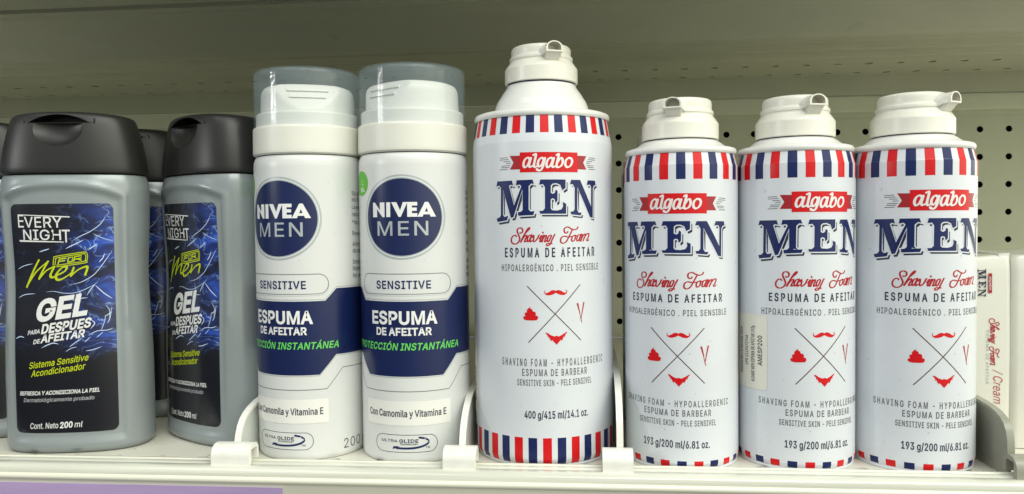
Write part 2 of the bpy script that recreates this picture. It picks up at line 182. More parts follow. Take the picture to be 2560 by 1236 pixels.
# ------------------------------------------------------------------ lettering outlines and printed artwork, in mm on the unrolled labels
GLYPHS = '''
A192:7,0 81,203 110,203 185,0 158,0 115,121 106,149 93,191 98,191 85,148 76,121 34,0;44,57 44,79 148,79 148,57
B182:24,0 24,203 96,203 116,202 132,196 144,188 152,177 158,164 159,150 158,138 155,128 143,114 126,107 126,105 136,103 145,98 154,91 161,81 166,69 167,54 165,40 160,27 151,16 138,7 120,2 99,0;50,23 98,23 118,25 132,32 140,42 142,55 141,65 137,74 131,81 122,87 112,91 99,92 50,92;50,114 95,114 115,118 123,124 129,131 133,139 134,149 132,161 125,172 113,178 96,181 50,181
C204:107,-3 94,-2 82,0 71,4 60,10 50,17 42,25 34,35 28,46 23,58 19,72 17,86 16,102 17,117 19,132 23,145 28,157 34,168 42,178 50,186 60,193 71,199 82,203 94,205 107,206 136,202 149,196 161,188 171,179 179,167 185,154 189,139 163,139 156,158 143,171 126,180 107,182 89,180 73,173 60,161 50,146 44,126 41,102 44,78 50,58 60,42 74,31 89,24 107,21 126,24 143,32 156,46 163,64 189,64 185,49 179,36 171,25 161,15 149,7 136,2 122,-2
D201:88,0 38,0 38,23 86,23 109,25 127,32 141,44 152,60 158,79 160,102 158,125 152,144 142,160 128,171 110,178 88,181 37,181 37,203 90,203 104,203 118,200 130,197 141,191 160,177 173,156 178,145 182,131 184,117 185,102 184,87 182,73 178,59 173,47 167,37 159,27 150,19 140,12 129,7 116,3 102,1;50,203 50,0 24,0 24,203
E167:24,0 24,203 149,203 149,181 50,181 50,114 142,114 142,91 50,91 50,23 150,23 150,0
F164:24,0 24,203 148,203 148,181 50,181 50,111 138,111 138,88 50,88 50,0
G208:107,-3 94,-2 82,0 70,4 60,10 50,17 41,25 34,35 28,46 23,58 19,72 17,86 16,102 17,117 19,132 23,145 28,157 34,168 41,178 50,186 60,193 70,199 81,203 93,205 106,206 122,205 136,201 149,196 161,188 171,178 180,167 186,154 190,139 163,139 155,157 142,171 126,179 106,182 89,180 73,173 60,161 50,146 44,126 41,102 44,78 50,58 60,42 74,31 90,24 107,21 124,23 138,28 150,37 158,49 164,64 166,81 174,80 113,80 113,102 191,102 191,80 188,57 180,36 167,20 151,8 130,0
H207:24,0 24,203 50,203 50,116 157,116 157,203 183,203 183,0 157,0 157,93 50,93 50,0
I120:12,0 12,23 47,23 47,181 12,181 12,203 108,203 108,181 73,181 73,23 108,23 108,0
J159:74,-3 50,1 30,13 23,22 17,32 14,44 13,58 13,69 39,69 39,58 41,42 49,30 60,22 74,20 88,22 99,30 106,42 109,58 109,203 135,203 135,58 133,44 130,32 125,22 118,13 98,1
K187:42,58 42,86 56,104 70,121 85,138 145,203 179,203 92,110 91,110;24,0 24,203 50,203 50,134 50,90 50,77 50,0;149,0 75,104 91,124 179,0
L157:24,0 24,203 50,203 50,23 144,23 144,0
M251:24,0 24,203 61,203 125,34 191,203 227,203 227,0 202,0 202,165 137,0 114,0 50,165 50,0
N209:24,0 24,203 54,203 160,43 160,203 185,203 185,0 155,0 50,160 50,0
O213:107,-3 94,-2 82,0 71,4 60,10 50,17 42,25 34,35 28,46 23,58 19,72 17,86 16,102 17,117 19,132 23,145 28,157 34,168 42,178 50,186 60,193 71,199 82,203 94,205 107,206 120,205 132,203 143,199 153,193 163,186 172,178 179,168 186,157 191,145 194,132 196,117 197,102 196,86 194,72 191,58 186,46 179,35 172,25 163,17 153,10 143,4 132,0 120,-2;107,21 124,23 140,30 153,42 163,58 170,78 172,102 170,126 163,146 153,162 140,173 124,180 107,182 89,180 74,173 60,162 50,146 44,126 41,102 44,78 50,58 60,42 74,30 89,23
P178:24,0 24,203 94,203 116,201 133,195 146,185 156,172 162,156 163,139 162,122 156,106 146,93 133,83 116,76 94,74 44,74 44,97 93,97 107,98 119,102 127,109 133,117 137,128 138,139 137,150 133,161 127,169 119,175 107,179 93,181 50,181 50,0
Q213:98,64 125,64 148,34 153,26 187,-19 160,-19 138,11 132,18;107,-3 94,-2 82,0 71,4 60,10 50,17 42,25 34,35 28,46 23,58 19,72 17,86 16,102 17,117 19,132 23,145 28,157 34,168 42,178 50,186 60,193 71,199 82,203 94,205 107,206 120,205 132,203 143,199 153,193 163,186 172,178 179,168 186,157 191,145 194,132 196,117 197,102 196,86 194,72 191,58 186,46 179,35 172,25 163,17 153,10 143,4 132,0 120,-2;107,21 124,23 140,30 153,42 163,58 170,78 172,102 170,126 163,146 153,162 140,173 124,180 107,182 89,180 74,173 60,162 50,146 44,126 41,102 44,78 50,58 60,42 74,30 89,23
R180:24,0 24,203 94,203 116,201 133,195 147,186 156,173 162,158 164,141 162,124 156,109 147,96 133,87 116,81 94,79 39,79 39,102 93,102 108,103 119,107 128,112 133,120 137,130 138,141 137,152 133,162 128,170 119,176 108,180 93,181 50,181 50,0;141,0 92,92 121,92 171,0
S179:89,-4 69,-2 51,4 36,12 26,24 18,38 15,55 42,55 44,44 49,35 57,28 67,23 89,20 103,21 114,24 124,29 132,37 137,46 138,56 137,65 133,72 118,82 98,89 73,96 51,104 34,116 24,130 21,149 23,165 30,179 41,191 55,199 72,204 91,206 110,204 126,199 140,191 151,179 158,166 160,151 135,151 131,165 121,175 107,181 90,183 78,182 67,179 58,174 51,167 47,159 46,150 48,141 52,133 68,123 85,117 106,112 125,105 143,95 158,79 162,68 163,55 161,40 155,25 144,13 129,4 111,-2
T179:13,181 13,203 167,203 167,181 103,181 103,0 77,0 77,181
U207:104,-3 81,-1 62,6 46,17 34,32 26,49 24,69 24,203 50,203 50,71 51,57 56,45 64,35 75,27 88,22 104,21 119,22 132,27 143,35 151,45 155,57 157,71 157,203 183,203 183,69 180,49 173,32 161,17 145,6 126,-1
V192:82,0 7,203 34,203 77,82 86,55 99,12 94,12 107,55 116,82 158,203 185,203 111,0
X190:7,0 87,114 87,95 12,203 42,203 71,160 82,144 89,132 97,117 93,117 101,131 109,144 119,160 149,203 178,203 104,96 104,115 182,0 153,0 117,52 107,66 100,78 92,92 98,92 90,79 82,66 73,52 37,0
Y189:81,0 81,83 7,203 36,203 77,138 89,117 100,92 89,92 100,117 112,138 152,203 182,203 107,83 107,0
Z175:17,0 17,19 109,154 122,172 136,190 139,182 114,181 89,181 16,181 16,203 159,203 159,185 67,51 54,32 39,13 36,22 61,23 86,23 160,23 160,0
a156:64,-3 50,-2 38,2 27,9 19,18 14,29 12,43 13,55 17,64 23,72 31,77 50,84 71,88 93,91 106,94 109,97 110,102 110,103 107,119 96,129 78,132 60,129 47,120 40,110 16,116 23,129 31,138 42,145 53,150 78,154 96,152 114,144 122,137 129,128 133,116 135,101 135,0 111,0 111,21 109,21 101,10 86,0;68,18 81,19 91,23 99,30 105,37 109,46 110,55 110,76 104,73 93,70 80,68 70,67 54,63 41,56 38,50 37,42 41,29 52,21
b170:92,-3 79,-2 69,2 55,12 47,23 45,23 45,0 21,0 21,203 45,203 45,128 47,128 55,138 69,149 79,153 92,154 110,151 125,144 138,133 148,117 154,98 156,76 154,53 148,34 138,18 125,6 110,-1;88,19 101,21 112,26 120,35 126,47 130,60 131,76 130,91 126,104 120,116 112,125 101,130 88,132 75,130 64,125 56,116 50,105 46,92 45,76 46,60 50,46 56,35 65,26 75,21
c158:83,-3 64,-1 47,7 33,18 22,34 16,53 14,75 16,97 22,116 33,132 47,144 64,151 83,154 104,151 122,142 136,129 145,111 121,105 116,116 108,124 97,130 83,132 69,130 58,124 49,115 43,103 40,90 39,75 40,60 43,47 49,35 58,26 69,21 83,19 97,21 108,26 117,35 122,47 145,41 136,22 122,9 104,0
d170:78,-3 60,-1 45,6 32,18 22,34 16,53 14,76 16,98 22,117 32,133 45,144 60,151 78,154 91,153 101,149 115,138 122,128 124,128 124,203 149,203 149,0 125,0 125,23 123,23 115,12 101,2 91,-2;82,19 95,21 105,26 114,35 120,46 123,60 125,76 123,92 120,105 114,116 105,125 95,130 82,132 69,130 58,125 49,116 43,104 40,91 39,76 40,60 43,47 50,35 58,26 69,21
e162:85,-3 64,-1 47,7 33,18 22,34 16,53 14,75 16,97 22,116 32,132 46,144 63,151 82,154 106,150 118,144 128,136 136,126 143,113 147,97 148,78 148,68 30,68 30,88 135,88 124,81 123,95 119,107 113,118 105,126 95,130 82,132 69,130 59,125 50,118 44,108 40,97 38,84 38,71 40,55 44,42 51,32 60,25 72,20 85,18 101,21 114,29 122,42 146,36 141,25 134,16 125,8 113,2 100,-2
f101:91,152 91,131 3,131 3,152;32,0 32,173 34,185 38,194 45,202 54,208 75,212 89,211 97,208 91,187 86,189 78,190 68,188 62,184 58,177 57,167 57,0
g170:83,-60 67,-59 54,-56 33,-44 20,-28 41,-16 49,-26 62,-35 83,-39 100,-37 113,-30 122,-19 125,-2 125,27 122,27 115,17 101,6 91,3 78,2 61,4 45,11 32,21 22,36 16,54 14,76 16,98 22,117 32,133 45,144 61,151 78,154 91,153 101,149 115,138 123,128 125,128 125,152 149,152 149,-4 147,-22 140,-36 130,-47 116,-54 100,-59;82,24 95,25 105,30 114,38 120,48 124,62 125,77 124,92 120,106 114,117 106,125 95,130 82,132 69,130 58,125 50,116 43,105 40,92 39,77 40,62 43,49 50,38 58,30 69,25
h164:45,91 45,0 21,0 21,203 45,203 45,115 41,115 49,133 61,145 75,152 91,154 105,152 118,147 128,139 136,128 141,114 143,96 143,0 118,0 118,94 116,110 109,122 98,129 84,132 74,130 64,127 57,121 51,113 47,103
i67:21,0 21,152 45,152 45,0;33,177 27,178 22,182 18,187 17,193 18,200 22,205 27,208 33,209 40,208 46,205 49,200 51,193 49,187 46,182 40,178
l76:56,-1 40,1 30,8 23,19 21,34 21,203 45,203 45,39 48,25 52,22 58,21 64,21 68,22 72,1 65,0
m244:21,0 21,152 45,152 45,118 43,118 47,129 53,138 69,150 88,154 103,152 115,144 124,133 128,118 125,118 129,128 135,137 152,150 175,154 187,153 199,149 209,142 216,131 221,118 223,102 223,0 198,0 198,101 196,116 189,125 179,130 167,132 158,131 150,128 138,116 134,99 134,0 110,0 110,104 108,115 101,124 92,130 80,132 63,128 56,123 50,116 47,106 45,95 45,0
n164:45,91 45,0 21,0 21,152 45,152 45,115 41,115 49,133 61,145 75,152 91,154 105,152 118,147 128,139 136,128 141,114 143,96 143,0 118,0 118,94 116,110 109,122 98,129 84,132 74,130 64,127 57,121 51,113 47,103
o166:83,-3 64,-1 47,7 33,18 22,34 16,53 14,75 16,97 22,116 33,132 47,144 64,151 83,154 102,151 119,144 133,132 144,116 150,97 152,75 150,53 144,34 133,18 119,7 102,-1;83,19 97,21 108,26 117,35 123,47 126,60 128,75 126,90 123,103 117,115 108,124 97,130 83,132 69,130 58,124 49,115 43,103 40,90 39,75 40,60 43,47 49,35 58,26 69,21
p170:21,-57 21,152 45,152 45,128 47,128 55,138 69,149 79,153 92,154 110,151 125,144 138,133 148,117 154,98 156,76 154,53 148,34 138,18 125,6 110,-1 92,-3 79,-2 69,2 55,12 47,23 45,23 45,-57;88,19 101,21 112,26 120,35 126,47 130,60 131,76 130,91 126,104 120,116 112,125 101,130 88,132 75,130 64,125 56,116 50,105 46,92 45,76 46,60 50,46 56,35 65,26 75,21
q170:149,-57 124,-57 124,23 122,23 115,12 101,2 91,-2 78,-3 60,-1 45,6 32,18 22,34 16,53 14,76 16,98 22,117 32,133 45,144 60,151 78,154 91,153 101,149 115,138 123,128 125,128 125,152 149,152;82,19 95,21 105,26 114,35 120,46 123,60 125,76 123,92 120,105 114,116 105,125 95,130 82,132 69,130 58,125 49,116 43,104 40,91 39,76 40,60 43,47 50,35 58,26 69,21
r104:21,0 21,152 45,152 45,128 46,128 52,139 61,147 72,152 85,154 92,154 97,153 97,129 92,130 83,130 73,129 64,126 56,121 50,113 47,105 45,95 45,0
s146:73,-3 58,-2 45,1 34,7 25,15 18,25 14,38 38,43 42,32 50,24 60,20 73,18 87,20 98,25 105,32 107,41 106,48 102,54 95,59 85,62 60,68 42,74 29,83 21,95 19,110 21,122 26,133 35,141 46,148 60,152 75,154 89,153 102,149 112,143 120,136 130,116 107,111 103,119 97,126 88,131 75,133 62,131 52,127 46,120 43,111 45,103 50,97 69,89 92,84 110,77 122,69 130,57 132,43 131,30 125,19 116,10 104,3 89,-2
t91:82,152 82,131 3,131 3,152;26,188 50,188 50,39 51,30 54,25 60,21 68,20 74,20 81,21 85,1 77,-1 67,-2 50,1 37,9 29,21 26,37
u164:73,-2 59,0 46,4 36,12 28,23 23,38 21,56 21,152 45,152 45,58 48,42 55,30 66,23 80,20 90,21 100,25 107,31 113,39 117,49 118,61 118,152 143,152 143,0 119,0 119,37 123,37 114,19 103,7 89,0
v156:65,0 7,152 34,152 66,62 75,35 82,8 74,8 81,35 90,62 122,152 149,152 91,0
y156:19,-55 25,-34 29,-35 42,-36 52,-30 60,-14 65,-1 7,152 34,152 66,62 75,35 82,8 73,8 81,35 90,62 122,152 149,152 82,-23 71,-43 56,-54 37,-58 26,-57
z152:17,0 17,18 102,128 102,129 19,129 19,152 133,152 133,132 50,24 50,23 135,23 135,0
0181:91,-3 70,0 52,10 38,25 28,45 24,58 21,71 20,86 19,102 20,117 21,132 24,146 28,158 38,179 52,194 70,203 91,206 112,203 129,194 143,179 154,158 157,146 160,132 162,117 162,102 162,86 160,71 157,58 154,45 143,25 129,10 112,0;91,20 104,22 116,29 125,41 132,57 136,78 138,102 136,126 132,146 125,162 116,174 104,181 91,184 77,181 65,174 56,162 49,146 45,126 44,102 45,78 49,57 56,41 65,29 77,22
1181:31,0 31,22 156,22 156,0;110,203 110,0 85,0 85,179 84,179 34,143 34,171 79,203
2181:26,0 26,19 94,91 113,113 124,131 128,149 127,159 123,167 117,174 109,180 89,184 78,183 69,179 61,173 56,165 52,156 51,145 26,145 28,162 34,177 44,189 57,198 73,204 90,206 107,204 122,199 135,190 144,178 150,164 152,149 148,127 134,103 107,72 61,24 61,23 156,23 156,0
3181:87,-3 69,-1 53,4 39,12 28,23 21,37 17,53 44,53 46,43 51,35 57,28 66,24 87,20 110,24 119,30 126,37 130,47 132,58 130,69 126,78 120,87 110,93 97,98 80,99 63,99 63,120 115,179 115,181 28,181 28,203 149,203 149,184 85,111 85,116 105,115 123,110 138,101 148,89 155,74 157,58 155,41 148,26 137,14 123,5 107,-1
4181:16,42 16,63 99,203 124,203 43,66 43,65 165,65 165,42;113,0 113,48 113,58 113,127 137,127 137,0
5181:88,-3 71,-1 56,4 43,13 33,24 27,37 24,52 49,52 51,43 55,36 69,24 88,20 100,21 110,26 119,33 126,42 130,53 131,65 130,77 125,88 119,98 110,105 99,109 87,111 67,107 51,98 27,101 38,203 147,203 147,181 60,181 54,121 71,130 92,133 105,132 118,128 129,122 138,114 146,104 152,92 155,79 156,65 154,47 148,30 137,17 123,6 107,-1
6181:91,-3 73,-1 57,6 44,16 34,30 28,46 25,65 27,80 32,96 55,136 101,203 129,203 60,104 58,104 66,115 78,123 94,126 111,124 126,118 139,108 148,96 154,81 156,63 153,45 147,29 137,16 124,6 108,-1;91,19 102,21 111,25 120,32 126,41 130,51 131,63 130,75 126,85 120,94 111,101 102,105 91,106 79,105 70,101 61,94 55,86 51,75 50,63 51,51 55,41 61,32 70,25 79,21
7181:39,0 129,179 129,181 25,181 25,203 156,203 156,179 66,0
8181:91,-3 71,-1 54,5 40,13 30,25 23,38 21,54 22,67 26,78 32,88 40,96 50,102 61,106 61,107 48,113 37,123 30,137 28,152 30,167 36,180 46,191 58,199 73,204 91,206 107,204 122,199 135,191 145,180 151,167 153,152 150,137 144,123 133,113 120,107 120,106 131,102 140,96 149,88 155,78 159,67 160,54 158,38 151,25 141,13 127,5 110,-1;91,20 103,21 114,24 123,29 129,37 133,45 135,55 133,66 129,75 122,83 113,89 102,93 91,94 78,93 68,89 59,83 52,75 48,66 46,55 48,45 52,37 58,29 67,24 78,21;91,116 110,120 117,125 123,132 126,141 128,150 127,160 123,168 117,175 110,180 91,184 71,180 63,175 58,168 54,160 53,150 54,141 58,132 64,125 71,120
9181:90,206 108,204 124,198 137,187 147,174 153,157 156,139 154,124 149,108 126,67 80,0 52,0 121,99 123,99 115,88 103,81 87,78 70,80 55,86 42,95 33,108 27,123 25,141 28,159 34,175 44,188 57,198 73,204;90,184 79,183 70,178 61,172 55,163 51,152 50,141 51,129 55,118 61,109 70,103 79,99 90,97 102,99 111,103 120,109 126,118 130,128 131,140 130,152 126,163 120,172 112,178 102,183
.75:38,-2 31,0 25,4 21,9 20,16 21,23 25,29 31,33 38,35 45,33 51,29 55,23 56,16 55,9 51,4 45,0
,75:15,-48 27,28 55,28 34,-48
/100:94,213 28,-31 6,-31 71,213
-181:135,98 135,75 46,75 46,98
*181:81,89 82,132 46,109 36,126 74,146 36,166 46,184 82,160 81,203 100,203 98,160 135,184 145,166 106,146 145,126 135,109 98,132 100,89
Ó213:107,-3 94,-2 82,0 71,4 60,10 50,17 42,25 34,35 28,46 23,58 19,72 17,86 16,102 17,117 19,132 23,145 28,157 34,168 42,178 50,186 60,193 71,199 82,203 94,205 107,206 120,205 132,203 143,199 153,193 163,186 172,178 179,168 186,157 191,145 194,132 196,117 197,102 196,86 194,72 191,58 186,46 179,35 172,25 163,17 153,10 143,4 132,0 120,-2;107,21 124,23 140,30 153,42 163,58 170,78 172,102 170,126 163,146 153,162 140,173 124,180 107,182 89,180 74,173 60,162 50,146 44,126 41,102 44,78 50,58 60,42 74,30 89,23;96,223 115,263 142,263 116,223
Á192:7,0 81,203 110,203 185,0 158,0 115,121 106,149 93,191 98,191 85,148 76,121 34,0;44,57 44,79 148,79 148,57;85,223 104,263 132,263 105,223
É167:24,0 24,203 149,203 149,181 50,181 50,114 142,114 142,91 50,91 50,23 150,23 150,0;76,223 95,263 123,263 96,223
ó166:83,-3 64,-1 47,7 33,18 22,34 16,53 14,75 16,97 22,116 33,132 47,144 64,151 83,154 102,151 119,144 133,132 144,116 150,97 152,75 150,53 144,34 133,18 119,7 102,-1;83,19 97,21 108,26 117,35 123,47 126,60 128,75 126,90 123,103 117,115 108,124 97,130 83,132 69,130 58,124 49,115 43,103 40,90 39,75 40,60 43,47 49,35 58,26 69,21;72,172 91,212 119,212 92,172
á156:64,-3 50,-2 38,2 27,9 19,18 14,29 12,43 13,55 17,64 23,72 31,77 50,84 71,88 93,91 106,94 109,97 110,102 110,103 107,119 96,129 78,132 60,129 47,120 40,110 16,116 23,129 31,138 42,145 53,150 78,154 96,152 114,144 122,137 129,128 133,116 135,101 135,0 111,0 111,21 109,21 101,10 86,0;68,18 81,19 91,23 99,30 105,37 109,46 110,55 110,76 104,73 93,70 80,68 70,67 54,63 41,56 38,50 37,42 41,29 52,21;65,172 84,212 111,212 85,172
™170:116,130 83,203 97,203 119,150 141,203 155,203 123,130;81,130 81,203 94,203 94,130;144,130 144,203 157,203 157,130;33,130 33,197 46,197 46,130;11,192 11,203 68,203 68,192
°126:63,113 51,115 40,119 31,127 23,136 19,147 17,159 19,171 23,182 31,192 40,199 51,204 63,205 75,204 86,199 96,192 103,182 108,171 109,159 108,147 103,136 96,127 86,119 75,115;63,134 76,137 85,146 89,159 85,172 76,181 63,185 50,181 41,172 38,159 41,146 50,137
'''
ART = json.loads('{"men":[[[-27.03,128.88],[-19.14,128.97],[-18.55,126.75],[-19.94,127.13],[-20.65,126.54],[-18.21,117.69],[-14.59,126.28],[-15.26,127.07],[-17.19,126.71],[-16.8,129.05],[-9.4,129.14],[-8.78,127.11],[-9.97,127.41],[-11.19,126.2],[-11.31,115.85],[-10.53,114.88],[-8.71,114.99],[-9.15,113.28],[-16.1,112.99],[-16.44,114.61],[-14.96,114.8],[-14.08,115.62],[-14.06,125.08],[-18.52,112.41],[-19.82,112.1],[-23.82,125.03],[-23.99,113.55],[-23.22,112.56],[-21.24,113.09],[-21.82,111.01],[-27.13,110.3],[-27.67,111.92],[-26.01,112.32],[-25.21,113.29],[-25.02,125.91],[-25.96,126.93],[-27.62,126.52]],[[-5.94,129.13],[5.55,129.07],[5.52,125.2],[3.91,124.24],[3.07,126.58],[1.38,127.41],[-0.3,127.28],[-1.22,126.46],[-1.31,123.16],[-0.34,122.66],[0.56,123.15],[0.93,124.58],[1.77,123.97],[1.73,119.56],[0.74,118.6],[0.47,120.26],[-0.5,120.68],[-1.34,120.19],[-1.38,116.14],[-0.83,115.36],[1.55,115.15],[3.54,115.69],[4.27,117.06],[4.15,118.99],[5.74,118.16],[5.7,113.68],[-6.1,113.8],[-6.5,115.1],[-4.98,115.08],[-4.01,116.17],[-3.91,125.66],[-4.72,127.05],[-6.52,126.8]],[[8.23,128.95],[12.82,128.95],[19.05,116.77],[19.15,125.77],[18.47,126.88],[16.42,126.7],[17.17,128.87],[21.81,128.79],[22.14,126.83],[20.85,126.37],[20.3,125.23],[20.07,111.7],[18.3,112.13],[11.32,125.65],[11.22,115.37],[12.01,114.11],[13.5,114.25],[12.99,112.86],[8.08,113.39],[7.79,114.69],[9.01,114.68],[9.86,115.65],[9.95,125.36],[8.98,127.02],[7.61,126.87]]],"banner_mid":[[-15.18,141.48],[-2.65,141.41],[11.57,141.24],[11.61,132.37],[-2.74,132.44],[-15.19,132.51]],"banner_l":[[-20.15,140.14],[-15.1,140.02],[-15.18,133.89],[-20.23,133.95],[-18.27,136.97]],"banner_r":[[11.62,139.86],[16.45,139.82],[14.65,136.75],[16.46,133.68],[11.56,133.7]],"dash":[[[-25.42,139.32],[-21.44,139.43]],[[-25.43,138.48],[-20.9,138.57]],[[-23.37,137.64],[-20.12,137.69]],[[-22.06,136.73],[-19.82,136.85]],[[-24.25,135.73],[-20.08,135.75]],[[-24.5,134.99],[-20.63,134.94]],[[-25.5,134.06],[-21.28,134.14]],[[18.03,139.19],[21.76,138.94]],[[17.46,138.33],[21.75,138.15]],[[16.71,137.46],[19.96,137.37]],[[16.34,136.61],[18.57,136.5]],[[16.69,135.51],[20.75,135.52]],[[17.24,134.77],[20.87,134.76]],[[17.97,133.87],[21.79,133.81]]],"algabo":[[[-10.36,138.29],[-11.53,138.96],[-12.82,138.09],[-13.47,136.04],[-12.86,134.7],[-11.57,135.57],[-10.48,138.02]],[[-9.99,138.83],[-10.86,135.83],[-10.4,134.8],[-9.28,135.24]],[[-8.95,140.09],[-7.76,140.34],[-8.63,136.05],[-8.37,134.75],[-7.26,135.06]],[[-4.2,138.03],[-5.29,138.81],[-6.49,137.79],[-6.97,136.01],[-6.43,134.91],[-5.32,135.57],[-4.28,137.76]],[[-3.72,138.71],[-4.7,135.02],[-5.76,133.25],[-7.0,133.35],[-7.46,133.83]],[[-0.08,138.14],[-1.24,138.77],[-2.49,137.87],[-3.12,135.82],[-2.53,134.5],[-1.27,135.4],[-0.19,137.86]],[[0.29,138.68],[-0.58,135.67],[-0.11,134.65],[1.01,135.11]],[[1.45,139.97],[2.52,140.25],[1.4,135.39],[2.16,134.56],[3.59,135.26],[4.32,137.05],[3.91,138.56],[3.05,138.42],[1.98,136.9]],[[6.98,138.73],[5.78,137.61],[5.47,135.68],[6.34,134.59],[7.84,135.16],[8.77,136.97],[8.33,138.48],[6.98,138.73]]],"shaving":[[[-17.21,103.7],[-17.85,104.22],[-18.95,103.87],[-19.74,102.48],[-19.54,100.99],[-18.12,100.24],[-16.5,100.89],[-15.64,102.47],[-16.15,104.25],[-16.8,105.84],[-16.53,107.12],[-15.37,107.57],[-14.34,107.0],[-14.25,105.82],[-15.09,105.14],[-15.54,105.38]],[[-15.24,101.19],[-13.34,104.63],[-11.29,106.78],[-10.94,107.47],[-11.38,107.53],[-12.4,106.3],[-13.86,103.65],[-15.09,101.19]],[[-14.5,102.27],[-13.35,103.74],[-12.43,104.19],[-12.44,103.44],[-13.37,101.57],[-12.97,101.28],[-12.25,101.77]],[[-10.42,104.31],[-11.42,103.93],[-12.08,102.45],[-11.95,101.37],[-11.24,101.76],[-10.22,104.02]],[[-10.02,104.41],[-10.88,101.86],[-10.65,101.26],[-10.04,101.75]],[[-9.93,103.23],[-9.12,104.17],[-9.14,103.02],[-9.35,101.65],[-8.86,101.29],[-7.66,102.42],[-6.82,104.14],[-6.56,104.28]],[[-6.58,102.61],[-5.48,104.13],[-6.33,101.62],[-6.06,101.23],[-5.5,101.81]],[[-5.07,105.44],[-4.96,105.24]],[[-4.6,104.12],[-5.51,101.22]],[[-5.3,102.01],[-4.31,103.57],[-3.61,104.11],[-3.52,103.36],[-4.23,101.6],[-3.94,101.21],[-3.24,101.79]],[[-1.35,104.16],[-2.34,103.84],[-2.98,102.37],[-2.86,101.29],[-2.16,101.68],[-1.16,103.82]],[[0.34,104.49],[-0.87,102.15],[-1.78,100.2],[-2.87,99.42],[-3.46,99.82],[-2.87,100.41],[-0.99,100.34]],[[6.48,105.69],[5.84,104.97],[4.81,105.51],[4.82,106.99],[6.29,107.76],[7.88,106.99],[9.4,106.44],[10.86,106.75],[11.55,107.7]],[[8.75,106.64],[7.21,103.8],[5.7,101.26],[4.14,100.44],[3.02,101.11],[3.24,102.78],[4.58,103.59],[6.67,103.22],[8.93,103.54]],[[9.82,103.92],[8.71,103.38],[8.22,102.01],[8.69,101.21],[9.8,101.88],[10.15,103.36],[9.82,103.92],[11.17,103.54]],[[12.56,104.21],[11.51,103.83],[10.88,102.35],[11.03,101.36],[11.84,101.74],[12.91,103.87]],[[13.27,104.4],[12.26,101.83],[12.53,101.33],[13.13,101.72]],[[13.99,104.28],[13.0,101.32]],[[13.25,102.11],[14.35,103.68],[15.35,104.42],[15.47,103.76],[14.2,101.29]],[[14.58,102.28],[15.72,103.76],[16.88,104.59],[17.67,104.32],[17.26,103.03],[16.33,101.65],[16.85,101.34],[17.51,101.72]]],"mous":[[-4.78,78.44],[-4.62,79.1],[-4.04,79.3],[-4.44,78.89],[-4.44,78.44],[-3.92,77.99],[-2.74,78.42],[-1.42,79.27],[-0.36,79.43],[0.49,79.02],[1.51,79.44],[2.85,79.17],[4.34,78.18],[5.17,78.15],[5.59,78.61],[5.05,79.55],[5.74,79.19],[5.93,78.47],[5.58,77.69],[4.33,77.02],[2.83,77.17],[1.49,77.68],[0.48,78.18],[-0.38,77.59],[-1.96,77.1],[-3.28,77.06],[-4.32,77.57]],"foam":[[-11.02,71.94],[-11.19,71.25],[-10.05,70.63],[-10.06,69.94],[-8.82,69.59],[-8.48,68.72],[-8.67,68.06],[-7.62,67.67],[-7.53,66.75],[-8.12,65.9],[-9.7,65.73],[-12.38,65.71],[-13.88,65.99],[-14.42,66.77],[-14.22,67.44],[-13.31,67.73],[-13.77,68.51],[-13.49,69.18],[-12.61,69.41],[-12.74,70.25],[-12.05,71.18]],"beard":[[-4.37,60.1],[-3.45,60.14],[-1.88,59.06],[-0.3,58.45],[0.72,58.73],[1.84,58.38],[3.2,59.04],[5.42,60.4],[5.75,60.25],[4.71,58.97],[4.5,57.93],[4.07,58.47],[3.79,57.56],[3.04,56.27],[2.77,56.94],[0.73,54.64],[-1.42,56.94],[-1.64,56.21],[-2.55,57.76],[-2.81,58.42],[-3.15,57.76],[-3.25,58.82]],"raz":[[[10.44,73.06],[11.35,73.14],[12.39,68.35],[11.98,68.24]],[[14.03,73.44],[14.75,73.39],[13.09,66.57],[12.83,65.52],[12.52,65.76]],[[11.92,68.38],[12.23,68.36],[12.83,65.74],[12.58,65.49]],[[12.52,65.55],[12.99,65.46],[13.32,64.16],[13.07,64.12]]],"X":[[[-12.35,81.15],[12.42,56.23]],[[12.36,81.45],[-12.01,55.73]]]}')
TBL = json.loads('[["ESPUMA DE AFEITAR",-23.08,20.79,94.35,4.05],["HIPOALERGÉNICO . PIEL SENSIBLE",-25.0,23.52,87.99,2.96],["SHAVING FOAM - HYPOALLERGENIC",-25.31,26.2,44.94,3.27],["ESPUMA DE BARBEAR",-15.08,15.64,40.51,3.07],["SENSITIVE SKIN - PELE SENSIVEL",-17.55,18.31,36.02,2.76],["400 g/415 ml/14.1 oz.",-14.23,16.09,21.14,3.29]]')
TSL = json.loads('[["ESPUMA DE AFEITAR",-23.19,21.28,73.83,3.47],["HIPOALERGÉNICO . PIEL SENSIBLE",-26.87,24.08,67.79,2.65],["SHAVING FOAM - HYPOALLERGENIC",-28.46,25.13,27.2,2.76],["ESPUMA DE BARBEAR",-15.88,15.11,23.02,2.76],["SENSITIVE SKIN - PELE SENSIVEL",-18.73,17.63,18.68,2.51],["193 g/200 ml/6.81 oz.",-16.22,14.4,8.8,3.18]]')
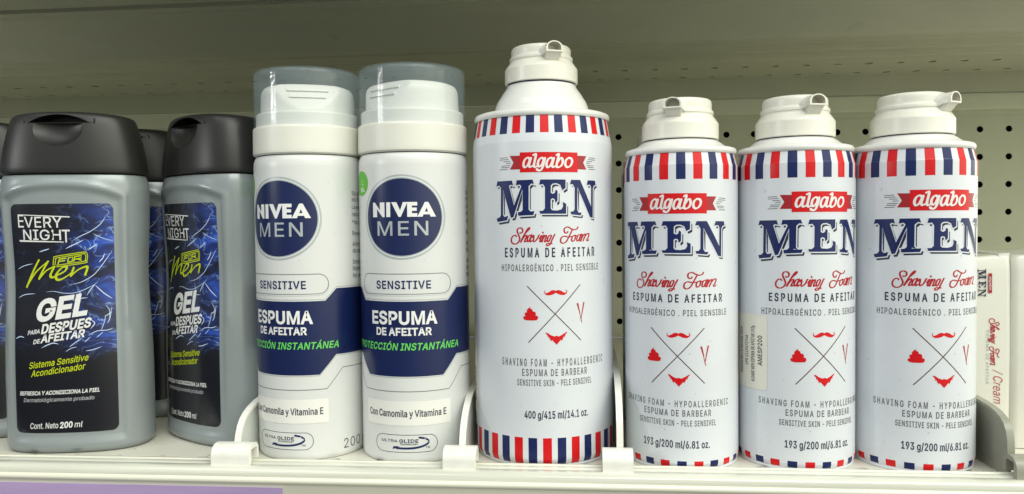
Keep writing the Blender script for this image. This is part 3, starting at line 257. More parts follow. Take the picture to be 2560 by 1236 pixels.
TN = json.loads('[["NIVEA",-16.94,14.4,113.22,6.68],["MEN",-14.09,10.45,104.64,6.58],["SENSITIVE",-15.36,11.39,79.93,3.62],["ESPUMA",-18.42,14.01,63.55,5.68],["DE AFEITAR",-15.75,11.3,58.28,3.35],["PROTECCIÓN INSTANTÁNEA",-31.74,26.47,51.41,3.13],["Con Camomila y Vitamina E",-21.55,18.3,20.18,3.03],["ULTRA",-13.7,-5.44,8.29,1.23],["GLIDE",-4.36,4.46,8.16,1.51],["TECHNOLOGY",-4.13,4.38,7.06,0.67],["TM",7.96,9.86,5.32,0.77]]')
GELART = json.loads('{"lines":[["GEL",-12.78,64.1,11.24,67.28,10.0,0.11,0.2],["DESPUES",-10.03,57.97,13.21,60.96,4.44,0.09,0.2],["PARA",-17.25,57.32,-11.02,58.25,2.05,0.06,0.2],["AFEITAR",-10.34,53.48,10.33,56.07,3.69,0.09,0.2],["DE",-14.29,52.84,-11.06,53.37,2.06,0.06,0.2],["Sistema Sensitive",-16.75,40.6,12.03,44.41,3.15,0.03,0.2],["Acondicionador",-15.7,36.64,10.41,40.12,3.15,0.03,0.2],["REFRESCA Y ACONDICIONA LA PIEL",-22.52,27.37,17.02,28.66,1.89,0.07,0.2],["Dermatológicamente probado",-20.32,24.12,14.44,24.94,1.89,0.02,0.2],["Cont. Neto",-17.05,10.88,-2.91,11.26,2.84,0.02,0.1],["200",-1.92,11.23,3.84,11.49,2.83,0.09,0.1],["ml",4.9,11.45,8.54,11.47,2.84,0.02,0.2],["E",-20.8,110.38,-17.55,110.35,6.19,0.01,0],["VERY",-17.16,110.35,1.58,110.14,5.14,0.02,0],["NIGH",-18.16,104.3,0.8,103.99,4.94,0.02,0],["T",1.37,102.87,5.03,102.82,6.09,0.02,0]],"bars":[[[-20.56,116.76],[5.39,115.52],[5.38,114.96],[-20.57,116.41]],[[-20.83,104.21],[2.05,103.17],[2.04,102.75],[-20.44,103.34]]],"men":[[[-10.67,94.21],[-13.92,88.66],[-17.8,80.98]],[[-16.77,82.73],[-12.47,88.3],[-7.04,92.77],[-6.06,93.53]],[[-6.06,93.53],[-8.9,88.96],[-10.96,84.97]],[[-10.96,84.97],[-7.16,88.94],[-3.0,90.98]],[[-3.0,90.98],[-5.16,86.82],[-4.18,85.59],[-2.46,86.44]],[[-2.46,86.44],[1.46,88.29],[2.85,90.19],[2.03,90.9],[-0.01,89.89],[-2.45,86.78],[-2.01,84.51],[0.52,84.82],[4.6,87.37]],[[6.17,90.31],[4.57,86.15]],[[4.57,86.15],[8.28,89.22],[12.05,90.72],[12.57,89.83],[11.45,86.53]]],"forbox":[[[-3.66,91.68],[-3.15,95.16],[-1.85,96.01],[10.46,97.81],[12.39,97.53],[12.93,95.95],[12.44,93.51],[11.29,92.48],[-2.0,90.79]],[[-2.71,91.84],[-2.23,94.45],[-1.36,95.21],[10.44,97.05],[11.79,96.67],[12.08,95.62],[11.72,94.05],[10.99,93.26],[-1.97,91.59]]],"for":[[[-1.28,92.28],[-0.55,94.5],[2.65,95.01]],[[-0.91,93.39],[1.95,93.83]],[[3.43,92.97],[3.89,95.23],[5.99,95.55],[5.5,93.36],[3.43,92.97]],[[6.26,93.35],[6.88,95.71],[10.1,96.18],[9.74,94.89],[6.62,94.39]],[[8.1,94.57],[9.87,93.91]]],"splash":[[[5.71,103.4],[10.03,105.78],[14.9,108.16],[19.72,111.95],[22.33,116.49]],[[2.62,99.61],[5.31,100.97],[8.31,102.32],[11.6,104.01]],[[15.83,107.1],[19.54,104.94],[25.12,103.07]],[[3.44,81.8],[9.42,83.08],[15.29,86.43],[19.19,90.89],[22.43,95.37],[24.7,98.84]],[[9.34,80.45],[14.22,81.9],[19.03,84.56],[24.73,87.17]],[[15.48,81.51],[19.0,83.15],[24.71,86.46]],[[-23.18,89.7],[-18.82,91.47],[-13.8,92.49]],[[-10.37,98.21],[-7.54,99.05],[-5.12,99.71]],[[6.33,113.66],[9.66,115.89],[13.6,118.99]],[[18.33,118.62],[21.46,118.95],[25.52,119.29]],[[17.98,92.68],[19.91,94.74],[20.91,97.17]],[[-7.67,78.48],[-3.43,78.69],[0.71,77.81],[6.89,77.96],[14.48,81.02],[17.97,83.62]],[[-23.19,75.5],[-19.13,77.18],[-13.18,77.72]],[[15.96,81.51],[19.76,77.57],[24.03,74.36]],[[20.58,71.53],[22.44,68.7],[22.09,64.34]],[[23.45,70.29],[22.59,64.86],[21.31,62.2]],[[-10.14,50.93],[-6.85,52.52],[-4.18,53.29],[-1.58,52.69]],[[1.43,48.83],[4.59,50.65],[7.16,51.12]],[[12.35,56.64],[16.35,58.65],[21.23,58.92],[24.16,59.82]],[[14.04,64.19],[15.47,62.5],[13.43,59.87]],[[18.31,58.55],[19.87,62.83],[20.69,66.61]],[[11.15,49.07],[14.15,49.49],[18.6,50.88]],[[-24.8,55.33],[-21.87,56.52],[-19.27,56.04]]]}')

# ------------------------------------------------------------------ mesh helpers (everything below is written in millimetres)
class MB:
    def __init__(s): s.v = []; s.f = []; s.m = []; s.mats = []; s.uv = {}
    def mi(s, k):
        if k not in s.mats: s.mats.append(k)
        return s.mats.index(k)
    def add(s, verts, faces, k, uvs=None):
        o = len(s.v); s.v += [tuple(p) for p in verts]; i = s.mi(k)
        for f in faces: s.f.append([o + j for j in f]); s.m.append(i)
        if uvs:
            for j, t in enumerate(uvs): s.uv[o + j] = t
    def lathe(s, prof, k, seg=144, cx=0, cy=0, cap0=True, cap1=True):
        P = []      # extra rings close to the ends of long walls keep their shading straight
        for (r0, z0), (r1, z1) in zip(prof, prof[1:]):
            P.append((r0, z0)); l = math.hypot(r1 - r0, z1 - z0)
            if l > 2.5:
                for t in (0.35 / l, 1 - 0.35 / l): P.append((r0 + (r1 - r0) * t, z0 + (z1 - z0) * t))
        prof = P + [prof[-1]]
        vs = []; fs = []; n = len(prof)
        for r, z in prof:
            for i in range(seg):
                a = 2 * math.pi * i / seg; vs.append((cx + r * math.cos(a), cy + r * math.sin(a), z))
        for j in range(n - 1):
            for i in range(seg):
                i2 = (i + 1) % seg; fs.append((j * seg + i, j * seg + i2, (j + 1) * seg + i2, (j + 1) * seg + i))
        if cap0: fs.append(tuple(range(seg))[::-1])
        if cap1: fs.append(tuple((n - 1) * seg + i for i in range(seg)))
        s.add(vs, fs, k)
    def box(s, a, b, k):
        x0, y0, z0 = a; x1, y1, z1 = b
        s.add([(x0, y0, z0), (x1, y0, z0), (x1, y1, z0), (x0, y1, z0), (x0, y0, z1), (x1, y0, z1), (x1, y1, z1), (x0, y1, z1)],
              [(0, 3, 2, 1), (4, 5, 6, 7), (0, 1, 5, 4), (1, 2, 6, 5), (2, 3, 7, 6), (3, 0, 4, 7)], k)
    def prism_x(s, loop, x0, x1, k, caps=True):     # loop of (y, z), counter-clockwise seen from +X
        n = len(loop); vs = [(x0, y, z) for y, z in loop] + [(x1, y, z) for y, z in loop]
        fs = [(i, (i + 1) % n, n + (i + 1) % n, n + i) for i in range(n)]
        if caps: fs += [tuple(range(n))[::-1], tuple(range(n, 2 * n))]
        s.add(vs, fs, k)
    def build(s, name, parent=None, smooth=40, loc=None, rz=0, bevel=0):
        me = bpy.data.meshes.new(name)
        me.from_pydata([(x * MM, y * MM, z * MM) for x, y, z in s.v], [], s.f); me.update()
        for k in s.mats: me.materials.append(M[k])
        me.polygons.foreach_set('material_index', s.m)
        if s.uv:
            ul = me.uv_layers.new(name='art')
            for lp in me.loops: ul.data[lp.index].uv = s.uv.get(lp.vertex_index, (0, 0))
        if smooth:
            me.polygons.foreach_set('use_smooth', [True] * len(me.polygons)); me.set_sharp_from_angle(angle=math.radians(smooth))
        o = bpy.data.objects.new(name, me); sc.collection.objects.link(o)
        if parent: o.parent = parent
        if loc: o.location = [c * MM for c in loc]
        o.rotation_euler.z = math.radians(rz)
        if bevel:
            bv = o.modifiers.new('bevel', 'BEVEL'); bv.width = bevel * MM; bv.segments = 3; bv.limit_method = 'ANGLE'; bv.angle_limit = math.radians(40)
        return o
def thing(name, label, cat, loc=(0, 0, 0), rz=0, group=None):
    o = bpy.data.objects.new(name, None); sc.collection.objects.link(o); o.empty_display_size = 0.02
    o.location = [c * MM for c in loc]; o.rotation_euler.z = math.radians(rz); tag(o, label, cat, group); return o
def tag(o, label=None, cat=None, group=None, kind=None):
    for k, v in (('label', label), ('category', cat), ('group', group), ('kind', kind)):
        if v: o[k] = v
    return o
def dup(root, loc, rz, label):
    def cp(o, par):
        c = o.copy(); sc.collection.objects.link(c)
        if par: c.parent = par
        for ch in [x for x in o.children]: cp(ch, c)
        return c
    kids = list(root.children)
    r = root.copy(); sc.collection.objects.link(r); r.location = [c * MM for c in loc]; r.rotation_euler.z = math.radians(rz); r['label'] = label
    for ch in kids: cp(ch, r)
    return r
def child(root, kind): return [c for c in root.children if c.name.split('.')[0] == kind][0]

# ------------------------------------------------------------------ flat artwork -> curved surface
def area2(p): return sum(p[i][0] * p[(i + 1) % len(p)][1] - p[(i + 1) % len(p)][0] * p[i][1] for i in range(len(p))) / 2
def tess(polys):
    V = []; F = []; S = []
    for p in polys:
        q = [p[0]]
        for t in p[1:]:
            if abs(t[0] - q[-1][0]) + abs(t[1] - q[-1][1]) > 1e-5: q.append(t)
        if len(q) < 3: continue
        a = area2(q)
        if abs(a) < 1e-6: continue
        if a < 0: q = q[::-1]
        F.append(list(range(len(V), len(V) + len(q)))); V += [Vector((t[0], t[1])) for t in q]; S.append(1 if a > 0 else -1)
    if not F: return [], []
    r = delaunay_2d_cdt(V, [], F, 0, 1e-6)
    vs = [(c.x, c.y) for c in r[0]]; fs = []
    for f, of in zip(r[2], r[5]):
        if of and sum(S[k] for k in of) != 0:
            t = [vs[i] for i in f]
            if abs(area2(t)) > 1e-8: fs.append(t if area2(t) > 0 else t[::-1])
    return fs
def split(poly, ax, c):
    lo = []; hi = []; n = len(poly)
    for i in range(n):
        a = poly[i]; b = poly[(i + 1) % n]; da = a[ax] - c; db = b[ax] - c
        if da <= 0: lo.append(a)
        if da >= 0: hi.append(a)
        if da * db < 0:
            t = da / (da - db); p = (a[0] + t * (b[0] - a[0]), a[1] + t * (b[1] - a[1])); lo.append(p); hi.append(p)
    return [p for p in (lo, hi) if len(p) > 2 and abs(area2(p)) > 1e-8]
def decal(mb, polys, k, fmap, off, du=1.8, vcuts=(), dv=0, uvf=None):
    """print made of closed outlines (u, v in mm) laid on the surface fmap(u, v, offset)"""
    out = []
    for t in tess(polys):
        work = [t]; us = [p[0] for p in t]
        for i in range(math.floor(min(us) / du), math.ceil(max(us) / du) + 1):
            c = i * du
            if min(us) + 1e-6 < c < max(us) - 1e-6: work = [x for w in work for x in split(w, 0, c)]
        cuts = list(vcuts); vs = [p[1] for p in t]
        if dv: cuts += [i * dv for i in range(math.floor(min(vs) / dv), math.ceil(max(vs) / dv) + 1)]
        for c in cuts:
            if min(vs) + 1e-6 < c < max(vs) - 1e-6: work = [x for w in work for x in split(w, 1, c)]
        out += work
    idx = {}; V = []; F = []; U = []
    for w in out:
        f = []
        for p in w:
            key = (round(p[0], 3), round(p[1], 3))
            if key not in idx:
                idx[key] = len(V); V.append(fmap(p[0], p[1], off))
                if uvf: U.append(uvf(p[0], p[1]))
            if not f or f[-1] != idx[key]: f.append(idx[key])
        if len(set(f)) == len(f) and len(f) > 2: F.append(f)
    mb.add(V, F, k, U if uvf else None)
def cyl_map(prof):
    """prof: [(r, z)...] from bottom to top; u is arc length at the widest radius, 0 facing -Y"""
    R0 = max(r for r, z in prof)
    def f(u, v, off):
        r = prof[0][0]
        for (r0, z0), (r1, z1) in zip(prof, prof[1:]):
            if z0 <= v <= z1 and z1 > z0: r = r0 + (r1 - r0) * (v - z0) / (z1 - z0)
        a = u / R0; return ((r + off) * math.sin(a), -(r + off) * math.cos(a), v)
    return f
def spline(pts, n=5):
    if len(pts) < 3: return [tuple(p) for p in pts]
    P = [pts[0]] + list(pts) + [pts[-1]]; out = []
    for i in range(1, len(P) - 2):
        a, b, c, d = P[i - 1], P[i], P[i + 1], P[i + 2]
        for k in range(n):
            t = k / n
            out.append(tuple(0.5 * (2 * b[j] + (c[j] - a[j]) * t + (2 * a[j] - 5 * b[j] + 4 * c[j] - d[j]) * t * t + (3 * b[j] - a[j] - 3 * c[j] + d[j]) * t ** 3) for j in (0, 1)))
    out.append(tuple(pts[-1])); return out
def stroke(pts, w, smooth=True, taper=None, pen=None):
    """quads along a line; w width, taper=(start, end) factors, pen=(angle, thin) for a broad nib"""
    P = spline(pts) if smooth else [tuple(p) for p in pts]; n = len(P); L = []; Rr = []
    for i in range(n):
        a = P[max(0, i - 1)]; b = P[min(n - 1, i + 1)]; dx, dy = b[0] - a[0], b[1] - a[1]; l = math.hypot(dx, dy) or 1
        nx, ny = -dy / l, dx / l; t = i / max(1, n - 1); ww = w / 2
        if taper:
            ww *= (taper[0] + (1 - taper[0]) * min(1, t * 4)) * (taper[1] + (1 - taper[1]) * min(1, (1 - t) * 4))
        if pen:
            ww *= pen[1] + (1 - pen[1]) * abs(math.sin(math.atan2(dy, dx) - pen[0]))
        L.append((P[i][0] + nx * ww, P[i][1] + ny * ww)); Rr.append((P[i][0] - nx * ww, P[i][1] - ny * ww))
    qs = [[Rr[i], Rr[i + 1], L[i + 1], L[i]] for i in range(n - 1)]
    res = []
    for q in qs:
        for t3 in ([q[0], q[1], q[2]], [q[0], q[2], q[3]]):
            if abs(area2(t3)) > 1e-5: res.append(t3 if area2(t3) > 0 else t3[::-1])
    if not taper:
        for c in (P[0], P[-1]):
            rr = w / 2 * 0.95 if not pen else w / 2 * (0.5 + pen[1] / 2)
            res.append([(c[0] + rr * math.cos(t * math.pi / 4 + .2), c[1] + rr * math.sin(t * math.pi / 4 + .2)) for t in range(8)])
    return res
def grow(p, d):
    """outline pushed outwards by d (counter-clockwise outlines grow)"""
    if area2(p) < 0: p = p[::-1]
    return shift_left(p, -d)
def shift_left(p, d):
    n = len(p); out = []
    for i in range(n):
        a, b, c = p[i - 1], p[i], p[(i + 1) % n]
        d1 = (b[0] - a[0], b[1] - a[1]); d2 = (c[0] - b[0], c[1] - b[1])
        l1 = math.hypot(*d1) or 1e-9; l2 = math.hypot(*d2) or 1e-9
        n1 = (-d1[1] / l1, d1[0] / l1); n2 = (-d2[1] / l2, d2[0] / l2)
        m = (n1[0] + n2[0], n1[1] + n2[1]); q = m[0] * n1[0] + m[1] * n1[1]
        s = d / max(q, 0.45)
        out.append((b[0] + m[0] * s, b[1] + m[1] * s))
    return out
GL = {}
for ln in GLYPHS.strip('\n').split('\n'):
    ch = ln[0]; a, b = ln[1:].split(':', 1)
    GL[ch] = (int(a) / 203.0, [[tuple(int(t) / 203.0 for t in p.split(',')) for p in c.split(' ')] for c in b.split(';') if c])
def text(s, uL, uR, v, h, wt=0.0, shear=0.0, track=0.0, v2=None):
    """outlines of a line of lettering fitted between uL and uR, capital height h"""
    adv = [GL[c][0] if c in GL else 0.30 for c in s]
    first = min(x for c in GL[s[0]][1] for x, y in c); last = max(x for c in GL[s[-1]][1] for x, y in c)
    tot = sum(adv[:-1]) + last - first; W = (uR - uL) / h; sx = (W - track * (len(s) - 1)) / tot
    x = -first * sx; out = []; sl = 0 if v2 is None else (v2 - v) / (uR - uL)
    for c, a in zip(s, adv):
        if c in GL:
            for p in GL[c][1]:
                q = [(px * sx, py) for px, py in p]
                if wt: q = shift_left(q, wt)
                out.append([(uL + (x + px + shear * py) * h, v + py * h + sl * (x + px) * h) for px, py in q])
        x += a * sx + track
    return out
def words(mb, s, k, fmap, off, *a, du=1.8, **kw):
    decal(mb, text(s, *a, **kw), k, fmap, off, du=du)
def rrect(u0, u1, v0, v1, r, n=6):
    out = []
    for cx, cy, a0 in ((u1 - r, v1 - r, 0), (u0 + r, v1 - r, 90), (u0 + r, v0 + r, 180), (u1 - r, v0 + r, 270)):
        for i in range(n + 1):
            a = math.radians(a0 + 90 * i / n); out.append((cx + r * math.cos(a), cy + r * math.sin(a)))
    return out
def loop_stroke(p, w): return [q for q in stroke(list(p) + [p[0]], w, smooth=False) if len(q) == 3]
def ell(cu, cv, ru, rv, n=64): return [(cu + ru * math.cos(2 * math.pi * i / n), cv + rv * math.sin(2 * math.pi * i / n)) for i in range(n)]

# ------------------------------------------------------------------ the setting: lower shelf, back panel, upper shelf
def tiled_sheet(mb, k, p0, ex, ey, nx, ny, pitch, r, th, nrm, seg=16, cavity_shade=None):
    """sheet of nx*ny square cells with a round hole in each; ex, ey unit directions, nrm points away from the viewer's side"""
    ex, ey, nrm, p0 = Vector(ex), Vector(ey), Vector(nrm), Vector(p0); h = pitch / 2
    idx = {}; V = []; F = []
    def vid(a, b, d):
        key = (round(a, 3), round(b, 3), d)
        if key not in idx: idx[key] = len(V); V.append(tuple(p0 + ex * a + ey * b + nrm * d))
        return idx[key]
    for i in range(nx):
        for j in range(ny):
            cx, cy = i * pitch, j * pitch; ring = []; sq = []; deep = []
            for t in range(seg):
                a = 2 * math.pi * (t + 0.5) / seg; c, s_ = math.cos(a), math.sin(a); m = max(abs(c), abs(s_))
                ring.append(vid(cx + r * c, cy + r * s_, 0)); deep.append(vid(cx + r * c, cy + r * s_, th)); sq.append(vid(cx + h * c / m, cy + h * s_ / m, 0))
            cor = {1: vid(cx + h, cy + h, 0), 5: vid(cx - h, cy + h, 0), 9: vid(cx - h, cy - h, 0), 13: vid(cx + h, cy - h, 0)}
            for t in range(seg):
                t2 = (t + 1) % seg
                if t in cor: F.append((ring[t], sq[t], cor[t], sq[t2], ring[t2]))
                else: F.append((ring[t], sq[t], sq[t2], ring[t2]))
                F.append((ring[t2], deep[t2], deep[t], ring[t]))
    mb.add(V, F, k)

# lower shelf deck: one perforated row near the front edge, plain sheet behind
DZ = -1.8      # the stock stands this far below the bead of the front rail
mb = MB()
X0, X1 = -700, 560
tiled_sheet(mb, 'deck', (-675 + 8, 9.5, DZ), (1, 0, 0), (0, 1, 0), 49, 1, 22.0, 2.6, 1.2, (0, 0, -1))
mb.box((X0, 20.5, DZ - 1.2), (X1, 396, DZ), 'deck')
mb.box((X0, -1.5, DZ - 1.2), (-678.2, 20.5, DZ), 'deck'); mb.box((411.2, -1.5, DZ - 1.2), (X1, 20.5, DZ), 'deck')
mb.box((-678.0, -1.5, DZ - 1.2), (411.0, -1.5, DZ), 'deck') if False else None
mb.box((X0, -1.45, -14), (X1, 20.5, -8.0), 'cavity_shade')  # near-black slab paints the dark seen through the deck holes
mb.box((X0, -1.6, -42), (X1, 1.0, -3.1), 'deck')
shelf = tag(mb.build('shelf', smooth=0), kind='structure')
# plastic rail hooked over the front edge
mb = MB()
def band_profile(pts, th):
    return pts
mb.prism_x([(0.9, DZ + 0.02), (0.9, 0.7), (0.5, 1.15), (-0.7, 1.15), (-1.1, 0.8), (-1.1, DZ + 0.02)], X0, X1, 'rail2')           # back bead the stock leans on
mb.prism_x([(-1.15, -1.7), (-1.15, 0.25), (-1.85, 0.25), (-1.85, -1.7)], X0, X1, 'seam')
mb.prism_x([(-1.9, -1.0), (-1.9, 0.75), (-3.2, 0.9), (-5.0, 0.55), (-5.3, 0.25), (-5.8, 0.25), (-6.1, 0.5), (-9.2, 0.3), (-10.6, -0.4), (-11.4, -1.6), (-11.4, -3.4), (-1.9, -3.4)][::1], X0, X1, 'rail')
mb.prism_x([(-2.0, -3.5), (-11.6, -3.5), (-12.4, -4.1), (-12.7, -5.0), (-12.4, -6.0), (-11.6, -6.6), (-11.2, -7.0), (-11.0, -40), (-2.0, -40)], X0, X1, 'rail2')
rail = mb.build('price_rail', shelf, smooth=50)
mb = MB()
mb.box((-720, -11.5, -39), (-112.5, -11.15, -8.3), 'purple')
strip = tag(mb.build('price_strip', smooth=0), 'purple paper price strip in the front rail under the grey gel bottles', 'price strip')

# back panel with punched holes and its top rail
mb = MB()
HX, HZ = 57.65, 190.0
tiled_sheet(mb, 'panel', (HX - 30 * 25, 390, HZ - 7 * 25), (1, 0, 0), (0, 0, 1), 47, 8, 25.0, 2.9, 1.0, (0, 1, 0))
mb.box((-760, 399, 0), (480, 401, 260), 'cavity_shade')  # near-black backing paints the shade behind the punched holes
mb.box((-760, 390.0, 0.2), (480, 391, 2.4), 'panel')
mb.box((-760, 390.0, 202.6), (480, 398, 250), 'panel')
panel = tag(mb.build('back_panel', smooth=0), kind='structure')
mb = MB()
mb.prism_x([(389.8, 207.6), (389.8, 222), (386.5, 222), (385.8, 221.2), (385.8, 208.4), (386.5, 207.6)][::1], -760, 480, 'prail')
mb.build('panel_rail', panel, smooth=0)

# upper shelf: folded sheet seen from below
mb = MB()
def sheet(prof, k, th=1.2):
    up = [(y, z + th) for y, z in prof]
    n = len(prof); X = (-900, 620)
    vs = [(X[0], y, z) for y, z in prof] + [(X[1], y, z) for y, z in prof] + [(X[0], y, z) for y, z in up] + [(X[1], y, z) for y, z in up]
    fs = [(i, i + 1, n + i + 1, n + i) for i in range(n - 1)] + [(2 * n + i, 3 * n + i, 3 * n + i + 1, 2 * n + i + 1) for i in range(n - 1)]
    fs += [(0, n, 3 * n, 2 * n), (n - 1, 3 * n - 1, 4 * n - 1, 2 * n - 1)]
    mb.add(vs, fs, k)
sheet([(2, 226), (4, 238.5), (8, 240.5), (60, 241), (93.2, 241.2), (93.8, 244)], 'under')
mb.box((-900, 90, 246), (620, 108, 246.5), 'cavity_shade')  # near-black strip paints the shade inside the slit between the sheets
sheet([(99.0, 244), (99.4, 240.6), (101, 240.0), (106, 240.2), (107, 239.2), (111, 239.2), (116, 239.6), (124, 238.2), (132, 235.0), (150, 225.4), (154, 224.0), (157, 223.6), (160, 224.2), (172, 234.0), (178, 237.6), (188, 239.6), (198, 240.0), (236, 240.0), (237.2, 239.0), (246, 238.9), (250, 240.2), (268, 240.2), (269, 239.5), (276, 239.5), (277.5, 240.0), (298, 240.0), (299, 239.4), (303, 239.4), (304, 240.0), (315.2, 240.0)], 'under')
tiled_sheet(mb, 'under', (HX - 36 * 25 - 12, 328, 240), (1, 0, 0), (0, 1, 0), 58, 1, 25.4, 3.2, 1.2, (0, 0, 1))
mb.box((-900, 340.7, 240.0), (620, 355.8, 241.2), 'under')
tiled_sheet(mb, 'under', (HX - 36 * 25 - 8, 368.5, 240), (1, 0, 0), (0, 1, 0), 58, 1, 25.4, 3.2, 1.2, (0, 0, 1))
mb.box((-900, 381.2, 222.2), (620, 382.6, 241.2), 'under')
mb.box((-900, 60, 252), (620, 382, 254), 'under')
upper = tag(mb.build('upper_shelf', smooth=25), kind='structure')

# ------------------------------------------------------------------ gel bottles
GA, GB, GN = 34.84, 19.84, 2.5
_t = [(-math.pi / 2) + 2 * math.pi * i / 2880 for i in range(2880)]
def _sp(t):
    c, s_ = math.cos(t), math.sin(t)
    return (GA * math.copysign(abs(c) ** (2 / GN), c), GB * math.copysign(abs(s_) ** (2 / GN), s_))
_P = [_sp(t) for t in _t]; _S = [0.0]
for i in range(1, len(_P)): _S.append(_S[-1] + math.hypot(_P[i][0] - _P[i - 1][0], _P[i][1] - _P[i - 1][1]))
PER = _S[-1] + math.hypot(_P[0][0] - _P[-1][0], _P[0][1] - _P[-1][1])
import bisect
def section(u):
    """point and outward normal on the oval at arc length u from its front"""
    u = u % PER; i = min(len(_P) - 1, bisect.bisect_right(_S, u) - 1); a = _P[i]; b = _P[(i + 1) % len(_P)]
    l = math.hypot(b[0] - a[0], b[1] - a[1]) or 1e-9; t = (u - _S[i]) / l
    a0, b0 = _P[i - 3], _P[(i + 4) % len(_P)]; dx, dy = b0[0] - a0[0], b0[1] - a0[1]; m = math.hypot(dx, dy)
    return (a[0] + (b[0] - a[0]) * t, a[1] + (b[1] - a[1]) * t), (dy / m, -dx / m)
def lerp_table(T, z):
    for (z0, d0), (z1, d1) in zip(T, T[1:]):
        if z0 <= z <= z1: return d0 + (d1 - d0) * (z - z0) / (z1 - z0)
    return T[0][1] if z < T[0][0] else T[-1][1]
def smooth01(x): x = max(0, min(1, x)); return x * x * (3 - 2 * x)
def waist(z):   # how far the wall stands inside the largest section
    d = 1.5 * math.exp(-((z - 84) / 26) ** 2)
    if z < 2.2: d += 4 - math.sqrt(max(0, 16 - (2.2 - z) ** 2))
    if z > 128: d += 1.6 * ((z - 128) / 8.2) ** 2
    return d
def gel_surface(u, z, off=0.0):
    w = (u + PER / 2) % PER - PER / 2
    (x, y), (nx, ny) = section(u)
    top = 131.0 - 5.0 * (abs(w) / 28.0) ** 2.4
    d = min(30.0 - abs(w), top - z, z - 3.5)
    inset = 0.95 * smooth01(d / 3.2) if abs(w) < 40 else 0
    ridge = 0.55 * math.exp(-((d + 0.6) / 1.5) ** 2) if z > 60 and abs(w) < 36 else 0
    k = off - waist(z) - inset + ridge
    return (x + nx * k, y + ny * k, z)
def grid_surface(mb, k, fn, us, zs, close_u=True, caps=True):
    n = len(us); V = [fn(u, z) for z in zs for u in us]; F = []
    for j in range(len(zs) - 1):
        for i in range(n if close_u else n - 1):
            i2 = (i + 1) % n; F.append((j * n + i, j * n + i2, (j + 1) * n + i2, (j + 1) * n + i))
    if caps: F += [tuple(range(n))[::-1], tuple((len(zs) - 1) * n + i for i in range(n))]
    mb.add(V, F, k)
GEL_GROUP = 'gel bottles on the left of the shelf'
gel = thing('gel_bottle', 'frontmost grey gel bottle facing out, its whole dark label showing', 'bottle', (-235.47, 29.83, 0), 9.15, GEL_GROUP)
us = [PER * i / 200 for i in range(200)]
mb = MB(); zs = [-1.8, -1.5, -1.0, -0.3, 0.6, 1.6, 3.0, 4.5, 6, 7.5] + [9 + 3 * i for i in range(38)] + [121, 122.5, 124, 125.2, 126.4, 127.6, 128.8, 130, 131.2, 132.4, 133.6, 134.6, 135.4, 136.0]
grid_surface(mb, 'body', gel_surface, us, zs)
body = mb.build('bottle_body', gel, smooth=60)
# cap with flip lid
CAPT = [(136.6, 0.9), (136.9, 0.55), (137.4, 0.35), (142, 0.7), (150, 2.0), (157, 3.6), (161, 4.7), (164.0, 5.7), (165.3, 6.6), (166.0, 8.0), (166.4, 10.0)]
def cap_surface(u, z):
    (x, y), (nx, ny) = section(u); k = lerp_table(CAPT, z); s_ = (GA - k) / GA; sy = (GB - 0.62 * k) / GB
    return (x * s_, y * sy, z + 0.9 * max(0, (z - 160) / 6) * (1 - (x / GA) ** 2))
mb = MB(); grid_surface(mb, 'gcap', cap_surface, us, [z for z, d in CAPT[:3]] + [140, 143, 146, 149, 152, 155, 158] + [z for z, d in CAPT[6:]])
capo = mb.build('flip_cap', gel, smooth=0)
def front_y(z): return -(GB - 0.62 * lerp_table(CAPT, z))
def cutter(fn):
    c = MB(); fn(c); o = c.build('cutter', smooth=0)
    bm = bmesh.new(); bm.from_mesh(o.data); bmesh.ops.recalc_face_normals(bm, faces=bm.faces); bm.to_mesh(o.data); bm.free(); return o
def c_moon(c):
    R_, zc = 28.0, 161.6 + 4.2 - 28.0; n = 24; a0 = math.acos((161.7 - zc) / R_)
    lp = [(R_ * math.sin(-a0 + 2 * a0 * i / n), zc + R_ * math.cos(-a0 + 2 * a0 * i / n)) for i in range(n + 1)]
    V = [(x, -40, z) for x, z in lp] + [(x, -5, z) for x, z in lp]; m = len(lp)
    c.add(V, [tuple(range(m)), tuple(range(m, 2 * m))[::-1]] + [((i + 1) % m, i, m + i, m + (i + 1) % m) for i in range(m)], 'gdark')
def c_slots(c):
    for s_ in (-1, 1): c.box((s_ * 16.6 - 0.4, -40, 161.3), (s_ * 16.6 + 0.4, front_y(162) + 2.0, 170), 'gdark')
def c_seam(c): c.box((-16.2, -40, 161.35), (16.2, front_y(162) + 1.2, 161.75), 'gdark')
def c_scoop(c):
    n, m = 48, 14; V = []; F = []; yc = front_y(158) - 5.0
    for j in range(m + 1):
        b = math.radians(90 * j / m)
        for i in range(n):
            a = 2 * math.pi * i / n; V.append((16.4 * math.cos(a) * math.cos(b), yc + 8.8 * math.sin(a) * math.cos(b), 161.3 - 12.6 * math.sin(b)))
    for j in range(m):
        for i in range(n): F.append((j * n + i, (j + 1) * n + i, (j + 1) * n + (i + 1) % n, j * n + (i + 1) % n))
    F.append(tuple(range(n))); c.add(V, F, 'gcap')
for fn in (c_scoop, c_moon, c_slots, c_seam):
    co = cutter(fn); co.parent = gel
    md = capo.modifiers.new('cut', 'BOOLEAN'); md.operation = 'DIFFERENCE'; md.solver = 'EXACT'; md.object = co
    bpy.context.view_layer.update(); dg = bpy.context.evaluated_depsgraph_get()
    me = bpy.data.meshes.new_from_object(capo.evaluated_get(dg), depsgraph=dg)
    capo.modifiers.clear(); old = capo.data; capo.data = me; bpy.data.meshes.remove(old); me.name = 'flip_cap'
    bpy.data.objects.remove(co)
me = capo.data; me.polygons.foreach_set('use_smooth', [True] * len(me.polygons)); me.set_sharp_from_angle(angle=math.radians(32))
